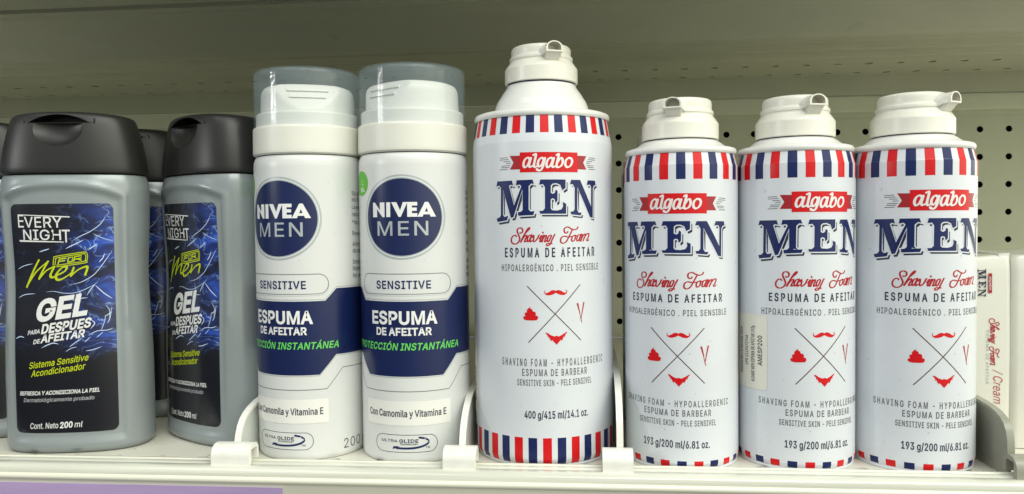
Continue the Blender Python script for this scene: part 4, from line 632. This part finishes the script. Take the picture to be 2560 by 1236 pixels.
# front label, printed picture and lettering
HW = 25.48
mb = MB(); lab = rrect(-HW, HW, 8.8, 121.8, 3.2)
decal(mb, [lab], 'label', gel_surface, 0.12, du=1.5, dv=4, uvf=lambda u, v: ((u + HW) / (2 * HW), (v - 8.8) / 113.0))
for i, p in enumerate(GELART['splash']):
    decal(mb, stroke(p, (0.34, 0.46, 0.26)[i % 3], taper=(0.1, 0.1)), 'blue' if i in (4, 5, 8, 9) else 'ice', gel_surface, 0.17, du=1.5, dv=4)
    q = [(a + 0.5, b - 0.8) for a, b in p]
rnd = random.Random(11)
for i in range(16):     # fine spray lines of the printed water picture
    u0 = rnd.uniform(2, 24); v0 = 50 + 70 * rnd.random() * (0.35 + 0.65 * (u0 / 24)); a = math.radians(rnd.choice((28, 38, 48, 62, -35)) + rnd.uniform(-10, 10)); l = rnd.uniform(2.5, 9); k = rnd.uniform(-0.25, 0.25)
    p = [(u0 + l * t * math.cos(a + k * t), v0 + l * t * math.sin(a + k * t)) for t in (0, .33, .66, 1)]
    p = [q for q in p if q[0] < HW - 0.5 and 48 < q[1] < 119]
    if len(p) > 2: decal(mb, stroke(p, rnd.uniform(0.20, 0.45), taper=(0.1, 0.1)), rnd.choice(('ice', 'ice', 'blue')), gel_surface, 0.15, du=1.5, dv=4)
def gprint(polys, k, off=0.24): decal(mb, polys, k, gel_surface, off, du=1.5, dv=4)
for t, uL, vL, uR, vR, h, wt, sh in GELART['lines']:
    col = 'lime' if t[0] in 'SA' and h < 3.2 and wt == .03 else 'gink2' if wt == .02 and t[0] == 'D' else 'glabw'
    gprint(text(t, uL, uR, vL, h, wt=wt * 0.62, shear=sh, track=0.02, v2=vR), col)
gprint(GELART['bars'], 'glabw', 0.235)
gprint([q for p in GELART['men'] for q in stroke(p, 1.35, pen=(math.radians(35), 0.42))], 'lime')
gprint([q for p in GELART['forbox'] for q in stroke(p, 0.42)], 'lime')
gprint([q for p in GELART['for'] for q in stroke(p, 0.62, smooth=False)], 'lime')
label = mb.build('front_label', gel, smooth=60)
dup(gel, (-171.8, 50.5, 0), -31.5, 'grey gel bottle turned sideways beside the white foam cans with round navy emblems')
dup(gel, (-246, 95, 0), 9.15, 'grey gel bottle in the second row, half hidden between the two front gel bottles')
dup(gel, (-309, 48, 0), 9.15, 'grey gel bottle cut off by the left edge of the photo')

# ------------------------------------------------------------------ foam cans with round navy emblem
NR = 26.6
NPROF = [(24.6, -1.8), (25.8, -1.5), (26.3, -0.8), (NR, 0.4), (NR, 138.0), (26.4, 140.2), (25.9, 142.0), (25.3, 143.0), (24.2, 143.3)]
nmap = cyl_map(NPROF)
NG = 'white foam cans with clear caps'
niv = thing('shaving_foam_can', 'white can with clear cap and round navy emblem, beside the gel bottles', 'foam can', (-113.35, 32.92, 0), -10.3, NG)
mb = MB(); mb.lathe(NPROF, 'ncan')
def nd(polys, k, off=0.06, du=1.8): decal(mb, polys, k, nmap, off, du=du)
LIM = NR * math.pi * 0.985
def mirror(pts, c): return [(2 * c - u, v) for u, v in pts][::-1]
C0 = -2.2
topR = [(20.3, 74.0), (25.94, 79.7), (44, 79.4), (LIM + C0, 79.4)]
botR = [(17.1, 39.0), (25.2, 48.0), (43, 47.6), (LIM + C0, 47.6)]
band = mirror(topR, C0) + topR + botR[::-1] + mirror(botR, C0)[::-1]
band = [(-(LIM) + C0, 79.4)] + mirror(topR, C0)[1:] + topR + [(LIM + C0, 47.6)] + botR[::-1][1:] + mirror(botR, C0)[::-1]
band = mirror(topR, C0) + topR + botR[::-1] + mirror(botR, C0)[::-1]
# one closed outline: along the top from left to right, back along the bottom from right to left
topL = mirror(topR, C0); botL = mirror(botR, C0)
nd([topL + topR + botR[::-1] + botL[::-1]], 'band', 0.05)
for P, k in (([(p[0], p[1] + 0.7) for p in topL + topR], 'silver'), ([(p[0], p[1] - 0.5) for p in botL + botR], 'silver')):
    nd(stroke(P, 0.35, smooth=False), k, 0.05)
ln_ = [(20.4, 32.0), (28.6, 41.4), (42, 41.1), (LIM + C0, 41.1)]
nd(stroke(mirror(ln_, C0) + ln_, 0.42, smooth=False), 'lgrey')
nd(loop_stroke(rrect(-26.0, 22.0, 77.4, 86.8, 4.6), 0.36), 'lgrey')
nd(loop_stroke(rrect(-26.2, 22.2, 76.6, 86.6, 4.8), 0.16), 'silver', 0.05)
nd(loop_stroke(rrect(-17.2, 13.6, 3.6, 11.7, 4.0), 0.26), 'shade')
for t, uL, uR, v, h in TN:
    w, k, sh, tr = {'SENSITIVE': (.035, 'navy', 0, .10), 'ESPUMA': (.055, 'wht', 0, .04), 'DE AFEITAR': (.055, 'wht', 0, .04),
                    'PROTECCIÓN INSTANTÁNEA': (.035, 'green', .2, .06), 'ULTRA': (.03, 'shade', 0, .10), 'GLIDE': (.05, 'shade', 0, .10),
                    'TECHNOLOGY': (.05, 'shade', 0, .05), 'TM': (.03, 'shade', 0, .05)}.get(t, (0, None, 0, 0))
    if k: nd(text(t, uL, uR, v, h, wt=w, shear=sh, track=tr), k, 0.10)
nd(stroke([(4.88, 10.5), (7.88, 9.83), (9.5, 8.46), (7.99, 6.93), (4.06, 5.84), (-1.06, 5.48), (-6.0, 5.6)], 0.95, pen=(math.radians(100), 0.35)), 'navy', 0.11)
nd([[(-7.9, 5.01), (-6.06, 5.5), (-4.45, 6.45), (-7.37, 6.36)]], 'navy', 0.10)
nd(text('200 ml', 28.5, 48.5, 1.9, 4.6, wt=0.0, track=.06), 'grey', 0.08)
nd(loop_stroke(rrect(33.8, 66, 82.0, 127.6, 0.6), 0.22), 'film', 0.05)
for v, s_ in ((124.2, 'Su piel necesita'), (121.2, 'es expuesta a diario'), (117.5, 'La espuma cuida'), (114.0, 'rasurado suave'), (110.0, '*No contiene'), (104.7, 'Resultado visible'), (99.5, 'Advertencia'), (96.2, 'da seguridad'), (90.8, 'Importado'), (87.5, 'Representado'), (84.1, 'No perforar')):
    nd(text(s_, 36.2, 36.2 + 1.35 * len(s_), v, 2.1, wt=.01), 'grey', 0.07)
mb.build('can_body', niv, smooth=30)
mb = MB(); cu, cv = -1.75, 113.1
nd([ell(cu, cv, 21.2, 19.7)], 'silver', 0.06); nd([ell(cu, cv, 19.2, 17.85)], 'band', 0.10)
nd(loop_stroke(ell(cu, cv, 20.0, 18.6), 0.35), 'wht', 0.09)
NIV = {'N': [[(0, 0), (0, 10), (1.6, 10), (5.0, 4.6), (5.0, 10), (8, 10), (8, 0), (6.6, 0), (3.0, 5.6), (3.0, 0)]], 'I': [[(0, 0), (0, 10), (3.3, 10), (3.3, 0)]],
       'V': [[(0, 10), (3.8, 10), (6.4, 4.4), (8.4, 10), (11.6, 10), (6.8, 0), (5.2, 0)]],
       'E': [[(0, 0), (0, 10), (7, 10), (7, 7.6), (3.3, 7.6), (3.3, 6.2), (6.6, 6.2), (6.6, 4.0), (3.3, 4.0), (3.3, 2.4), (7, 2.4), (7, 0)]],
       'A': [[(0, 0), (4.9, 10), (7.1, 10), (12.1, 0), (8.5, 0), (7.9, 1.6), (3.9, 1.6), (3.3, 0)], [(4.8, 3.4), (6.9, 3.4), (5.9, 6.2)]]}
xs = {'N': (-16.9, .86), 'I': (-9.1, .62), 'V': (-6.5, .66), 'E': (1.0, .66), 'A': (5.6, .73)}
for c, (x0, k) in xs.items():
    P = [[(x0 + a * k, 113.2 + b * 0.68) for a, b in p] for p in NIV[c]]
    if c == 'A': P[0] = P[0] if area2(P[0]) > 0 else P[0][::-1]; P[1] = P[1] if area2(P[1]) < 0 else P[1][::-1]
    nd(P, 'wht', 0.14)
nd(text('MEN', -14.1, 10.5, 104.64, 6.5, wt=.012, track=.16), 'silver', 0.14)
mb.build('emblem', niv, smooth=30)
mb = MB()
nd([rrect(-23.5, 20.95, 16.1, 27.5, 0.5)], 'wpaper', 0.16)
nd(text('Con Camomila y Vitamina E', -21.55, 18.3, 20.2, 3.1, wt=.028, track=.03), 'shade', 0.21)
nd(text('E', 16.5, 18.3, 20.4, 3.1, wt=.02), 'shade', 0.20) if False else None
mb.build('ingredient_sticker', niv, smooth=30)
mb = MB()
nd([ell(-27.2, 129.4, 6.6, 5.9)], 'gstick', 0.13); nd(text('L.', -26.6, -24.2, 128.6, 2.4), 'wht', 0.17); nd(text('BOX', -27.6, -22.6, 125.4, 1.9, wt=.05), 'wht', 0.17)
mb.build('round_sticker', niv, smooth=30)
mb = MB(); mb.lathe([(25.2, 143.5), (26.0, 143.7), (26.6, 144.3), (26.7, 145.5), (26.55, 156.4), (26.3, 157.0), (25.9, 157.2), (25.0, 157.2), (25.0, 163.2), (24.6, 163.8), (22.9, 164.0)], 'ncap')
mb.lathe([(24.6, 142.6), (24.6, 143.6)], 'gap')  # painted dark ring for the shadow line under the collar
mb.build('collar', niv, smooth=35)
def actuator(a, z):
    r = lerp_table([(164.0, 22.8), (173.0, 22.5), (175.2, 22.0), (176.6, 21.0), (177.3, 19.4), (177.6, 17.0)], z)
    x, y = r * math.sin(a), -r * math.cos(a)
    lim = -(22.6 - 0.62 * max(0, z - 165.0))      # sloping thumb face at the front
    if abs(a) < 1.2 and y < lim: y = lim + 0.25 * (y - lim)
    return (x, y, z)
mb = MB(); n = 160; A_ = [-math.pi + 2 * math.pi * i / n for i in range(n)]
grid_surface(mb, 'ncap', actuator, A_, [163.8, 164.6, 165.2, 166, 168, 170, 172, 173, 174.2, 175.2, 176, 176.6, 177.0, 177.3, 177.6])
for z0, hw in ((174.3, 9.6), (171.0, 8.4)):
    yy = -(22.6 - 0.62 * (z0 - 165.0)); V = []; F = []; m = 12
    for i in range(m + 1):
        x = -hw + 2 * hw * i / m; base = max(yy, -math.sqrt(max(0, 22.45 ** 2 - x * x)))
        yq = base if base > yy else yy + 0.25 * (-math.sqrt(max(0, 22.5 ** 2 - x * x)) - yy)
        V += [(x, yq + 0.6, z0 + 0.9), (x, yq - 0.75, z0 + 0.6), (x, yq - 1.05, z0 - 0.4), (x, yq + 0.6, z0 - 1.0)]
    for i in range(m):
        for j in range(4): F.append((i * 4 + j, (i + 1) * 4 + j, (i + 1) * 4 + (j + 1) % 4, i * 4 + (j + 1) % 4))
    F += [(3, 2, 1, 0), tuple(m * 4 + j for j in range(4))]
    mb.add(V, F, 'ncap')
mb.build('spray_head', niv, smooth=35)
mb = MB()
mb.lathe([(26.1, 157.3), (25.95, 182.6), (25.6, 183.9), (24.8, 184.6), (23.6, 184.8), (0.5, 185.0), (0.3, 184.3), (23.4, 184.1), (24.4, 183.9), (25.0, 183.2), (25.25, 182.2), (25.4, 157.3)], 'clear', cap0=False, cap1=False)
mb.build('clear_cap', niv, smooth=35)
n2 = dup(niv, (-59.99, 31.9, 0), 3.7, 'white can with clear cap and round navy emblem, next to the tallest striped can')
child(n2, 'spray_head').rotation_euler.z = math.radians(-36); child(niv, 'spray_head').rotation_euler.z = math.radians(30)

# ------------------------------------------------------------------ striped barber cans
def label_art(mb, fm, T, lines, stripes, sticker=False):
    """T: dict of (su, du, sv, dv) placing each group of the printed art"""
    def tf(g, pts): su, du_, sv, dv_ = T[g]; return [(u * su + du_, v * sv + dv_) for u, v in pts]
    def d(polys, k, off): decal(mb, polys, k, fm, off)
    for p in ART['dash']: d(stroke(tf('banner', p), 0.30, smooth=False), 'grey', 0.05)
    for p in ART['men']:
        q = tf('men', p); sh = [(u + 0.95, v - 1.25) for u, v in q]
        d([sh], 'shade', 0.05); d([grow(q, 0.52)], 'can', 0.09); d([q], 'navy', 0.14)
    for p in ART['shaving']: pass
    d([s_ for p in ART['shaving'] for s_ in stroke(tf('shav', p), 0.74 if len(p) > 2 else 0.9, pen=(math.radians(10), 0.6))], 'script', 0.06)
    for k in ('mous', 'foam', 'beard'): d([tf('icon', ART[k])], 'red', 0.08); 
    d([tf('icon', p) for p in ART['raz']], 'script', 0.08)
    for p in ART['X']: pass
    d([s_ for p in ART['X'] for s_ in stroke(tf('icon', p), 0.42, smooth=False)], 'brown', 0.06)
    for i, (t, uL, uR, v, h) in enumerate(lines):
        k = 'shade' if i in (0, 5) else 'grey'
        d(text(t, uL, uR, v, h, wt=(.034, .018, .018, .018, .016, .030)[i], track=(.26, .16, .22, .16, .10, .05)[i]), k, 0.06)
    n, w, v0, v1, v2, v3, vc = stripes; R0 = max(r for r, z in fm.prof); P = 2 * math.pi * R0 / n
    for i in range(n):
        c = i * P - (n // 2) * P + stripes_phase
        for a, b in ((v0, v1), (v2, v3)):
            decal(mb, [[(c - w / 2, a), (c + w / 2, a), (c + w / 2, b), (c - w / 2, b)]], 'red' if (i - n // 2) % 2 == stripes_par else 'navy', fm, 0.05, vcuts=vc)
def banner(mb, fm, T):
    su, du_, sv, dv_ = T['banner']
    def tf(pts): return [(u * su + du_, v * sv + dv_) for u, v in pts]
    for k in ('banner_l', 'banner_r'): decal(mb, [tf(ART[k])], 'dred', fm, 0.06)
    decal(mb, [tf(ART['banner_mid'])], 'red', fm, 0.10)
    A2 = [s_ for p in ART['algabo'] for s_ in stroke(tf(p), 1.16, pen=(math.radians(25), 0.55))]
    decal(mb, [[(u + 0.18, v - 0.22) for u, v in q] for q in A2], 'dred', fm, 0.14)
    decal(mb, A2, 'pink', fm, 0.18)
def cap_profile(k): return [(15.8, 0.0), (16.4, -0.55), (17.35, -0.6), (17.75, -0.2), (17.75, 6.9 * k), (17.5, 7.5 * k), (15.6, 10.4 * k), (15.2, 10.8 * k), (15.15, 11.4 * k), (15.5, 12.0 * k), (15.4, 13.2 * k), (14.75, 13.8 * k), (14.6, 14.4 * k), (14.6, 17.2 * k), (14.35, 18.2 * k), (13.7, 18.9 * k), (12.6, 19.2 * k), (0.4, 19.3 * k)]
def spray_cap(parent, z, k, rz):
    mb = MB(); mb.lathe(cap_profile(k), 'cap', seg=96)
    co = mb.build('spray_cap', parent, smooth=24, loc=(0, 0, z), rz=rz)
    # half-round spout reaching out over the ring, open at its mouth
    mb = MB(); zb = 12.9 * k; W, H, t = 4.1, 4.9, 0.75
    def dshape(w, h, n=14, flare=0): return [(-w, 0)] + [(-w * math.cos(math.pi * i / n), h * 0.34 + h * 0.66 * math.sin(math.pi * i / n)) for i in range(n + 1)] + [(w, 0)]
    out = dshape(W, H); inn = [(x * 0.80, 0.6 + y * 0.78) for x, y in dshape(W, H)]
    m = len(out); V = []; F = []
    for (y, g, sl) in ((-8.0, 1.45, -1.6), (-13.2, 1.42, -1.5), (-14.9, 1.22, -0.8), (-16.8, 1.05, -0.2), (-20.2, 1.0, 0.25)):
        V += [(x * g, y - (0.0 if zz > 1 else 0.0), zb + zz * g + sl) for x, zz in out]
    for j in range(4):
        for i in range(m): F.append((j * m + i, j * m + (i + 1) % m, (j + 1) * m + (i + 1) % m, (j + 1) * m + i))
    o3 = 4 * m; V += [(x, -20.2, zb + zz + 0.25) for x, zz in inn]; o4 = 5 * m
    for i in range(m): F.append((o3 + i, o3 + (i + 1) % m, o4 + (i + 1) % m, o4 + i))
    mb.add(V, F, 'cap')
    V = [(x, -20.2, zb + zz + 0.25) for x, zz in inn] + [(x * 0.9, -12.5, zb + zz + 0.2) for x, zz in inn]
    mb.add(V, [(i, (i + 1) % m, m + (i + 1) % m, m + i) for i in range(m)] + [tuple(m + i for i in range(m))], 'bore')
    # web under the spout
    mb.add([(-3.6, -14.6, zb - 0.2), (3.6, -14.6, zb - 0.2), (3.6, -18.9, zb + 0.15), (-3.6, -18.9, zb + 0.15), (-3.2, -14.6, zb - 3.4 * k), (3.2, -14.6, zb - 3.4 * k), (3.2, -16.2, zb - 3.2 * k), (-3.2, -16.2, zb - 3.2 * k)],
           [(0, 1, 5, 4), (1, 2, 6, 5), (2, 3, 7, 6), (3, 0, 4, 7), (4, 5, 6, 7), (3, 2, 1, 0)], 'cap')
    mb.build('spout', co, smooth=38)
    return co
def sticker(mb, fm, u0, u1, v0, v1, rows):
    decal(mb, [rrect(u0, u1, v0, v1, 1.6)], 'paper', fm, 0.16)
    for s_, u, va, vb, h, wt in rows:      # lettering that runs upwards
        P = text(s_, 0, vb - va, 0, h, wt=wt, track=.06)
        decal(mb, [[(u - y, va + x) for x, y in p] for p in P], 'ink', fm, 0.20)

BR = 33.96
BPROF = [(31.2, -1.8), (32.4, -1.6), (32.8, -0.9), (32.6, -0.3), (33.2, 0.3), (BR, 2.4), (BR, 146.5), (33.6, 149.0), (32.2, 157.2), (31.9, 158.6)]
bmap = cyl_map(BPROF); bmap.prof = BPROF
CG = 'white striped barber foam cans'
big = thing('shaving_foam_can', 'tallest white can with red and blue barber stripes and domed shoulder', 'foam can', (3.54, 35.78, 0), 11.52, CG)
TB = dict(banner=(1, 0, 1, 0), men=(1, 0, 1, 0), shav=(1, 0, 1, 0), icon=(1, 0, 1, 0))
mb = MB(); mb.lathe(BPROF, 'can'); stripes_phase, stripes_par = -3.9, 0
label_art(mb, bmap, TB, TBL, (32, 4.0, -0.1, 12.2, 150.3, 158.5, (0.3, 2.4, 149.0, 157.2)))
mb.build('can_body', big, smooth=30)
mb = MB(); banner(mb, bmap, TB); mb.build('brand_banner', big, smooth=30)
mb = MB(); sticker(mb, bmap, -63, -46.5, 18, 62, (('AMESP400', -49.0, 24, 40, 2.3, .03), ('ALGABO MEN ESPUMA DE AFEITAR 400g', -53.2, 22, 58, 2.0, .02), ('CPE 1119472748', -56.8, 30, 50, 1.9, .02)))
mb.build('product_sticker', big, smooth=30)
mb = MB(); mb.lathe([(31.7, 158.6), (32.4, 158.3), (32.9, 159.0), (33.0, 160.2), (32.5, 161.2), (31.2, 161.7), (28.8, 161.9), (26.0, 161.6), (23.4, 161.2)], 'rim'); mb.build('rolled_rim', big, smooth=50)
mb = MB(); mb.lathe([(23.4, 161.2), (23.2, 163.0), (22.7, 165.6), (21.7, 168.2), (20.2, 170.5), (18.9, 172.6), (17.4, 174.6), (16.7, 176.2)], 'dome'); mb.lathe([(16.4, 175.6), (16.2, 179.2)], 'gap', seg=96); mb.build('dome', big, smooth=50)  # dark ring at the neck paints the shadow below the spray cap
spray_cap(big, 177.6, 0.90, 10)

SR = 26.25
SPROF = [(24.8, -1.8), (25.6, -1.7), (25.8, -1.1), (25.5, -0.5), (25.9, 0.2), (SR, 1.6), (SR, 134.6), (26.2, 135.0), (26.0, 135.4), (24.7, 140.6)]
smap = cyl_map(SPROF); smap.prof = SPROF
sm = thing('shaving_foam_can', 'short striped can facing front, next to the tall striped can', 'foam can', (69.3, 27.49, 0), -10.67, CG)
TS = dict(banner=(1.0, 1.8, 1.0, -19.3), men=(1.035, 0.1, 0.92, -8.95), shav=(1.02, 0, 1.0, -20.6), icon=(0.97, 0, 0.97, -16.7))
mb = MB(); mb.lathe(SPROF, 'can'); stripes_phase, stripes_par = 1.9, 1
label_art(mb, smap, TS, TSL, (22, 4.1, -0.1, 2.9, 128.3, 140.4, (0.2, 1.6, 134.6, 135.0, 135.4)))
mb.build('can_body', sm, smooth=11)
mb = MB(); banner(mb, smap, TS); mb.build('brand_banner', sm, smooth=30)
mb = MB(); mb.lathe([(24.3, 140.5), (25.1, 140.2), (25.6, 140.8), (25.7, 142.0), (25.2, 143.0), (24.0, 143.4), (22.4, 143.4), (20.8, 144.2), (18.4, 146.1), (17.0, 147.0)], 'rim')
mb.lathe([(16.6, 146.8), (16.3, 148.6)], 'gap', seg=96); mb.build('rolled_rim', sm, smooth=50)  # dark neck ring: cap shadow put into its colour
spray_cap(sm, 148.1, 0.95, 0)
s2 = dup(sm, (122.47, 29.37, 0), 11.56, 'short striped can with a cream product sticker on its side, between two other short ones')
s3 = dup(sm, (175.01, 29.32, 0), 5.63, 'short striped can with its spout turned to the right, next to the white cartons')
s4 = dup(sm, (71.0, 84.5, 0), 20, 'short striped can in the second row, nearly hidden behind another short can')
for o, a in ((sm, -6), (s2, 3), (s3, 31), (s4, 150)): child(o, 'spray_cap').rotation_euler.z = math.radians(a)
mb = MB(); sticker(mb, smap, -44.0, -24.1, 33.0, 67.0, (('AMESP200', -26.6, 44.1, 57.5, 2.3, .03), ('ALGABO MEN ESPUMA DE AFEITAR 193g', -30.8, 36.2, 61.7, 2.0, .02), ('CPE 1119472748', -34.9, 43.3, 56.8, 1.9, .02), ('CARACAS RIF J-0 PCR CODE 75319', -39.2, 39, 60.1, 1.9, .02)))
mb.build('product_sticker', s2, smooth=30)

# ------------------------------------------------------------------ shelf dividers
def arc(cy, cz, r, a0, a1, n): return [(cy + r * math.cos(math.radians(a0 + (a1 - a0) * i / n)), cz + r * math.sin(math.radians(a0 + (a1 - a0) * i / n))) for i in range(n + 1)]
def divider(label, x, top, plate, clipm, w0, w1):
    t = thing('shelf_divider', label, 'divider', (x, 0, 0), 0, 'divider plates clipped to the shelf front')
    mb = MB(); loop = [(1.9, DZ + 0.02), (360, DZ + 0.02)] + [(360, top[-1][1])] + top[::-1]
    mb.prism_x(loop, -0.75, 0.75, plate); mb.build('plate', t, smooth=0, bevel=0.3)
    mb = MB(); rim_ = top
    V = []; F = []
    for y, z in top: V += [(-1.5, y, z - 0.9), (-1.5, y - 0.25, z + 0.55), (1.5, y - 0.25, z + 0.55), (1.5, y, z - 0.9)]
    for i in range(len(top) - 1):
        for j in range(4): F.append((i * 4 + j, i * 4 + (j + 1) % 4, (i + 1) * 4 + (j + 1) % 4, (i + 1) * 4 + j))
    F += [(3, 2, 1, 0), tuple((len(top) - 1) * 4 + j for j in range(4))]
    mb.add(V, F, clipm); mb.build('edge_rib', t, smooth=50)
    mb = MB()
    outer = [(-8.2, -0.9), (2.0, -0.9 + 1.0)] if False else None
    out = [(-8.0, -0.6)] + arc(-2.6, 3.9, 5.4, 180, 90, 10) + arc(-1.2, 5.7, 3.6, 90, 0, 6) + [(2.4, 1.7)]
    inn = [(-5.4, 1.4)] + arc(-4.4, 6.0, 1.0, 180, 90, 3) + arc(-0.4, 6.0, 1.0, 90, 0, 3) + [(0.6, 1.7)]
    # an inverted U: outer wall up and over, inner wall back down; closed below by the rail it grips
    lp = out + inn[::-1]
    n = len(lp); vs = [(-w0, y, z) for y, z in lp] + [(w1, y, z) for y, z in lp]
    fs = [(i, (i + 1) % n, n + (i + 1) % n, n + i) for i in range(n)]
    no = len(out); ni = len(inn)
    mb.add(vs, fs, clipm)
    # end faces of the U as quads between the two walls
    def ends(off, flip):
        q = []
        for i in range(max(no, ni) - 1):
            a0, a1 = off + min(i, no - 1), off + min(i + 1, no - 1)
            b0, b1 = off + no + ni - 1 - min(round(i * (ni - 1) / (no - 1)), ni - 1), off + no + ni - 1 - min(round((i + 1) * (ni - 1) / (no - 1)), ni - 1)
            f = [a0, a1, b1] if b0 == b1 else [a0, a1, b1, b0]
            q.append(f[::-1] if flip else f)
        return q
    mb.add(vs, ends(0, False) + ends(n, True), clipm)
    mb.build('clip', t, smooth=35)
    return t
TOPA = [(1.8, 6.5), (2.3, 8.5), (3.4, 11.5), (5.2, 14.6), (8, 17.4), (12, 19.6), (17, 21.2), (24, 22.6), (40, 24), (80, 25), (360, 25)]
TOPC = [(1.8, 9.0), (2.0, 12), (2.6, 16), (4.0, 20), (7, 24.5), (12, 29), (18, 32.5), (26, 35), (40, 37), (80, 38), (360, 38)]
TOPD = [(0.8, 9.0), (1.2, 14), (2.2, 17.6), (4.2, 20.6), (7.0, 22.6), (11, 24.2), (16, 25.2), (24, 26.0), (34, 26.6), (80, 27), (360, 27)]
divider('white divider plate with clip between the gel bottles and the navy emblem cans', -139.4, TOPA, 'divd', 'clip', 8.2, 10.0)
divider('white divider plate with clip between a navy emblem can and the tallest striped can', -32.5, [(y, z * 1.0 + max(0, min(1, (y - 8) / 15)) * 3) for y, z in TOPA], 'divd', 'clip', 7.4, 7.4)
divider('white divider plate with clip between the tallest striped can and the short striped cans', 39.0, TOPC, 'divd', 'clip', 8.0, 5.4)
divider('grey divider plate with clip between the short striped cans and the white cartons', 204.6, TOPD, 'gclip', 'gclip', 2.2, 12.0)

# ------------------------------------------------------------------ white cartons at the right
def carton(label, x0, x1, y0, y1, z1, rz, print_):
    cx, cy = (x0 + x1) / 2, (y0 + y1) / 2
    t = thing('shaving_cream_carton', label, 'carton', (cx, cy, DZ), rz, 'white cartons right of the grey divider')
    hw, hd = (x1 - x0) / 2, (y1 - y0) / 2; mb = MB()
    rings = [(0.0, 0.6), (0.4, 0.0), (20, -0.3), (50, -0.4), (z1 - 8, -0.1), (z1 - 1.2, 0.2), (z1 - 0.3, 0.9), (z1, 2.0)]
    V = []; F = []
    for z, i_ in rings: V += [(x, y, z + (0.9 * x / hw if z > z1 - 9 else 0)) for x, y in rrect(-hw + i_, hw - i_, -hd + i_, hd - i_, 3.2, n=6)]
    m = 28
    for j in range(len(rings) - 1):
        for i in range(m): F.append((j * m + i, j * m + (i + 1) % m, (j + 1) * m + (i + 1) % m, (j + 1) * m + i))
    F += [tuple(range(m))[::-1], tuple((len(rings) - 1) * m + i for i in range(m))]
    mb.add(V, F, 'carton')
    if print_:
        def pm(u, v, off): return (-hw + v, -hd - 0.55 - off, z1 - u)      # lettering that reads downwards
        def put(polys, k, off=0.06): decal(mb, polys, k, pm, off, du=50)
        cu = 0.5
        sh = [[((u + 22) * 0.60 + 29, (v - 106) * 0.62 + 14.3) for u, v in p] for p in ART['shaving']]
        put([q for p in sh for q in stroke(p, 0.36)], 'script')
        put(text('/ Cream', 55, 71, 12.8, 4.2, wt=-.012, shear=.28), 'script')
        put(text('ESPUMA DE AFEITAR', 36, 62, 9.4, 1.3, track=.2), 'silver')
        me_ = [[((u + 27) * 0.27 + 6.5, (v - 113) * 0.22 + 5.6) for u, v in p] for p in ART['men']]
        put(me_, 'shade'); put([[(8.5, 10.2), (18.0, 10.2), (18.0, 11.8), (8.5, 11.8)]], 'dred', 0.05)
        put(text('algabo', 10, 16.5, 10.6, 1.0, shear=.2), 'pink', 0.1)
    mb.build('carton_body', t, smooth=50)
    mb = MB()   # folded end flap standing a little proud at the top corner
    mb.add([(hw - 6.5, -hd + 0.2, z1 + 0.7), (hw - 0.9, -hd + 0.9, z1 + 1.2), (hw - 0.6, hd - 4, z1 + 2.1), (hw - 5.5, hd - 4, z1 + 1.4),
            (hw - 6.5, -hd + 0.2, z1 - 0.6), (hw - 0.9, -hd + 0.9, z1 - 0.6), (hw - 0.6, hd - 4, z1 - 0.6), (hw - 5.5, hd - 4, z1 - 0.6)],
           [(0, 1, 2, 3), (7, 6, 5, 4), (0, 4, 5, 1), (1, 5, 6, 2), (2, 6, 7, 3), (3, 7, 4, 0)], 'carton')
    mb.build('end_flap', t, smooth=0, bevel=0.3)
carton('white shaving cream carton with red sideways lettering, behind the grey divider', 207.2, 228.6, 46, 96, 93.3, 0, True)
carton('plain white carton side cut off by the right edge of the photo', 229.6, 268, 44, 94, 94.3, -3, False)
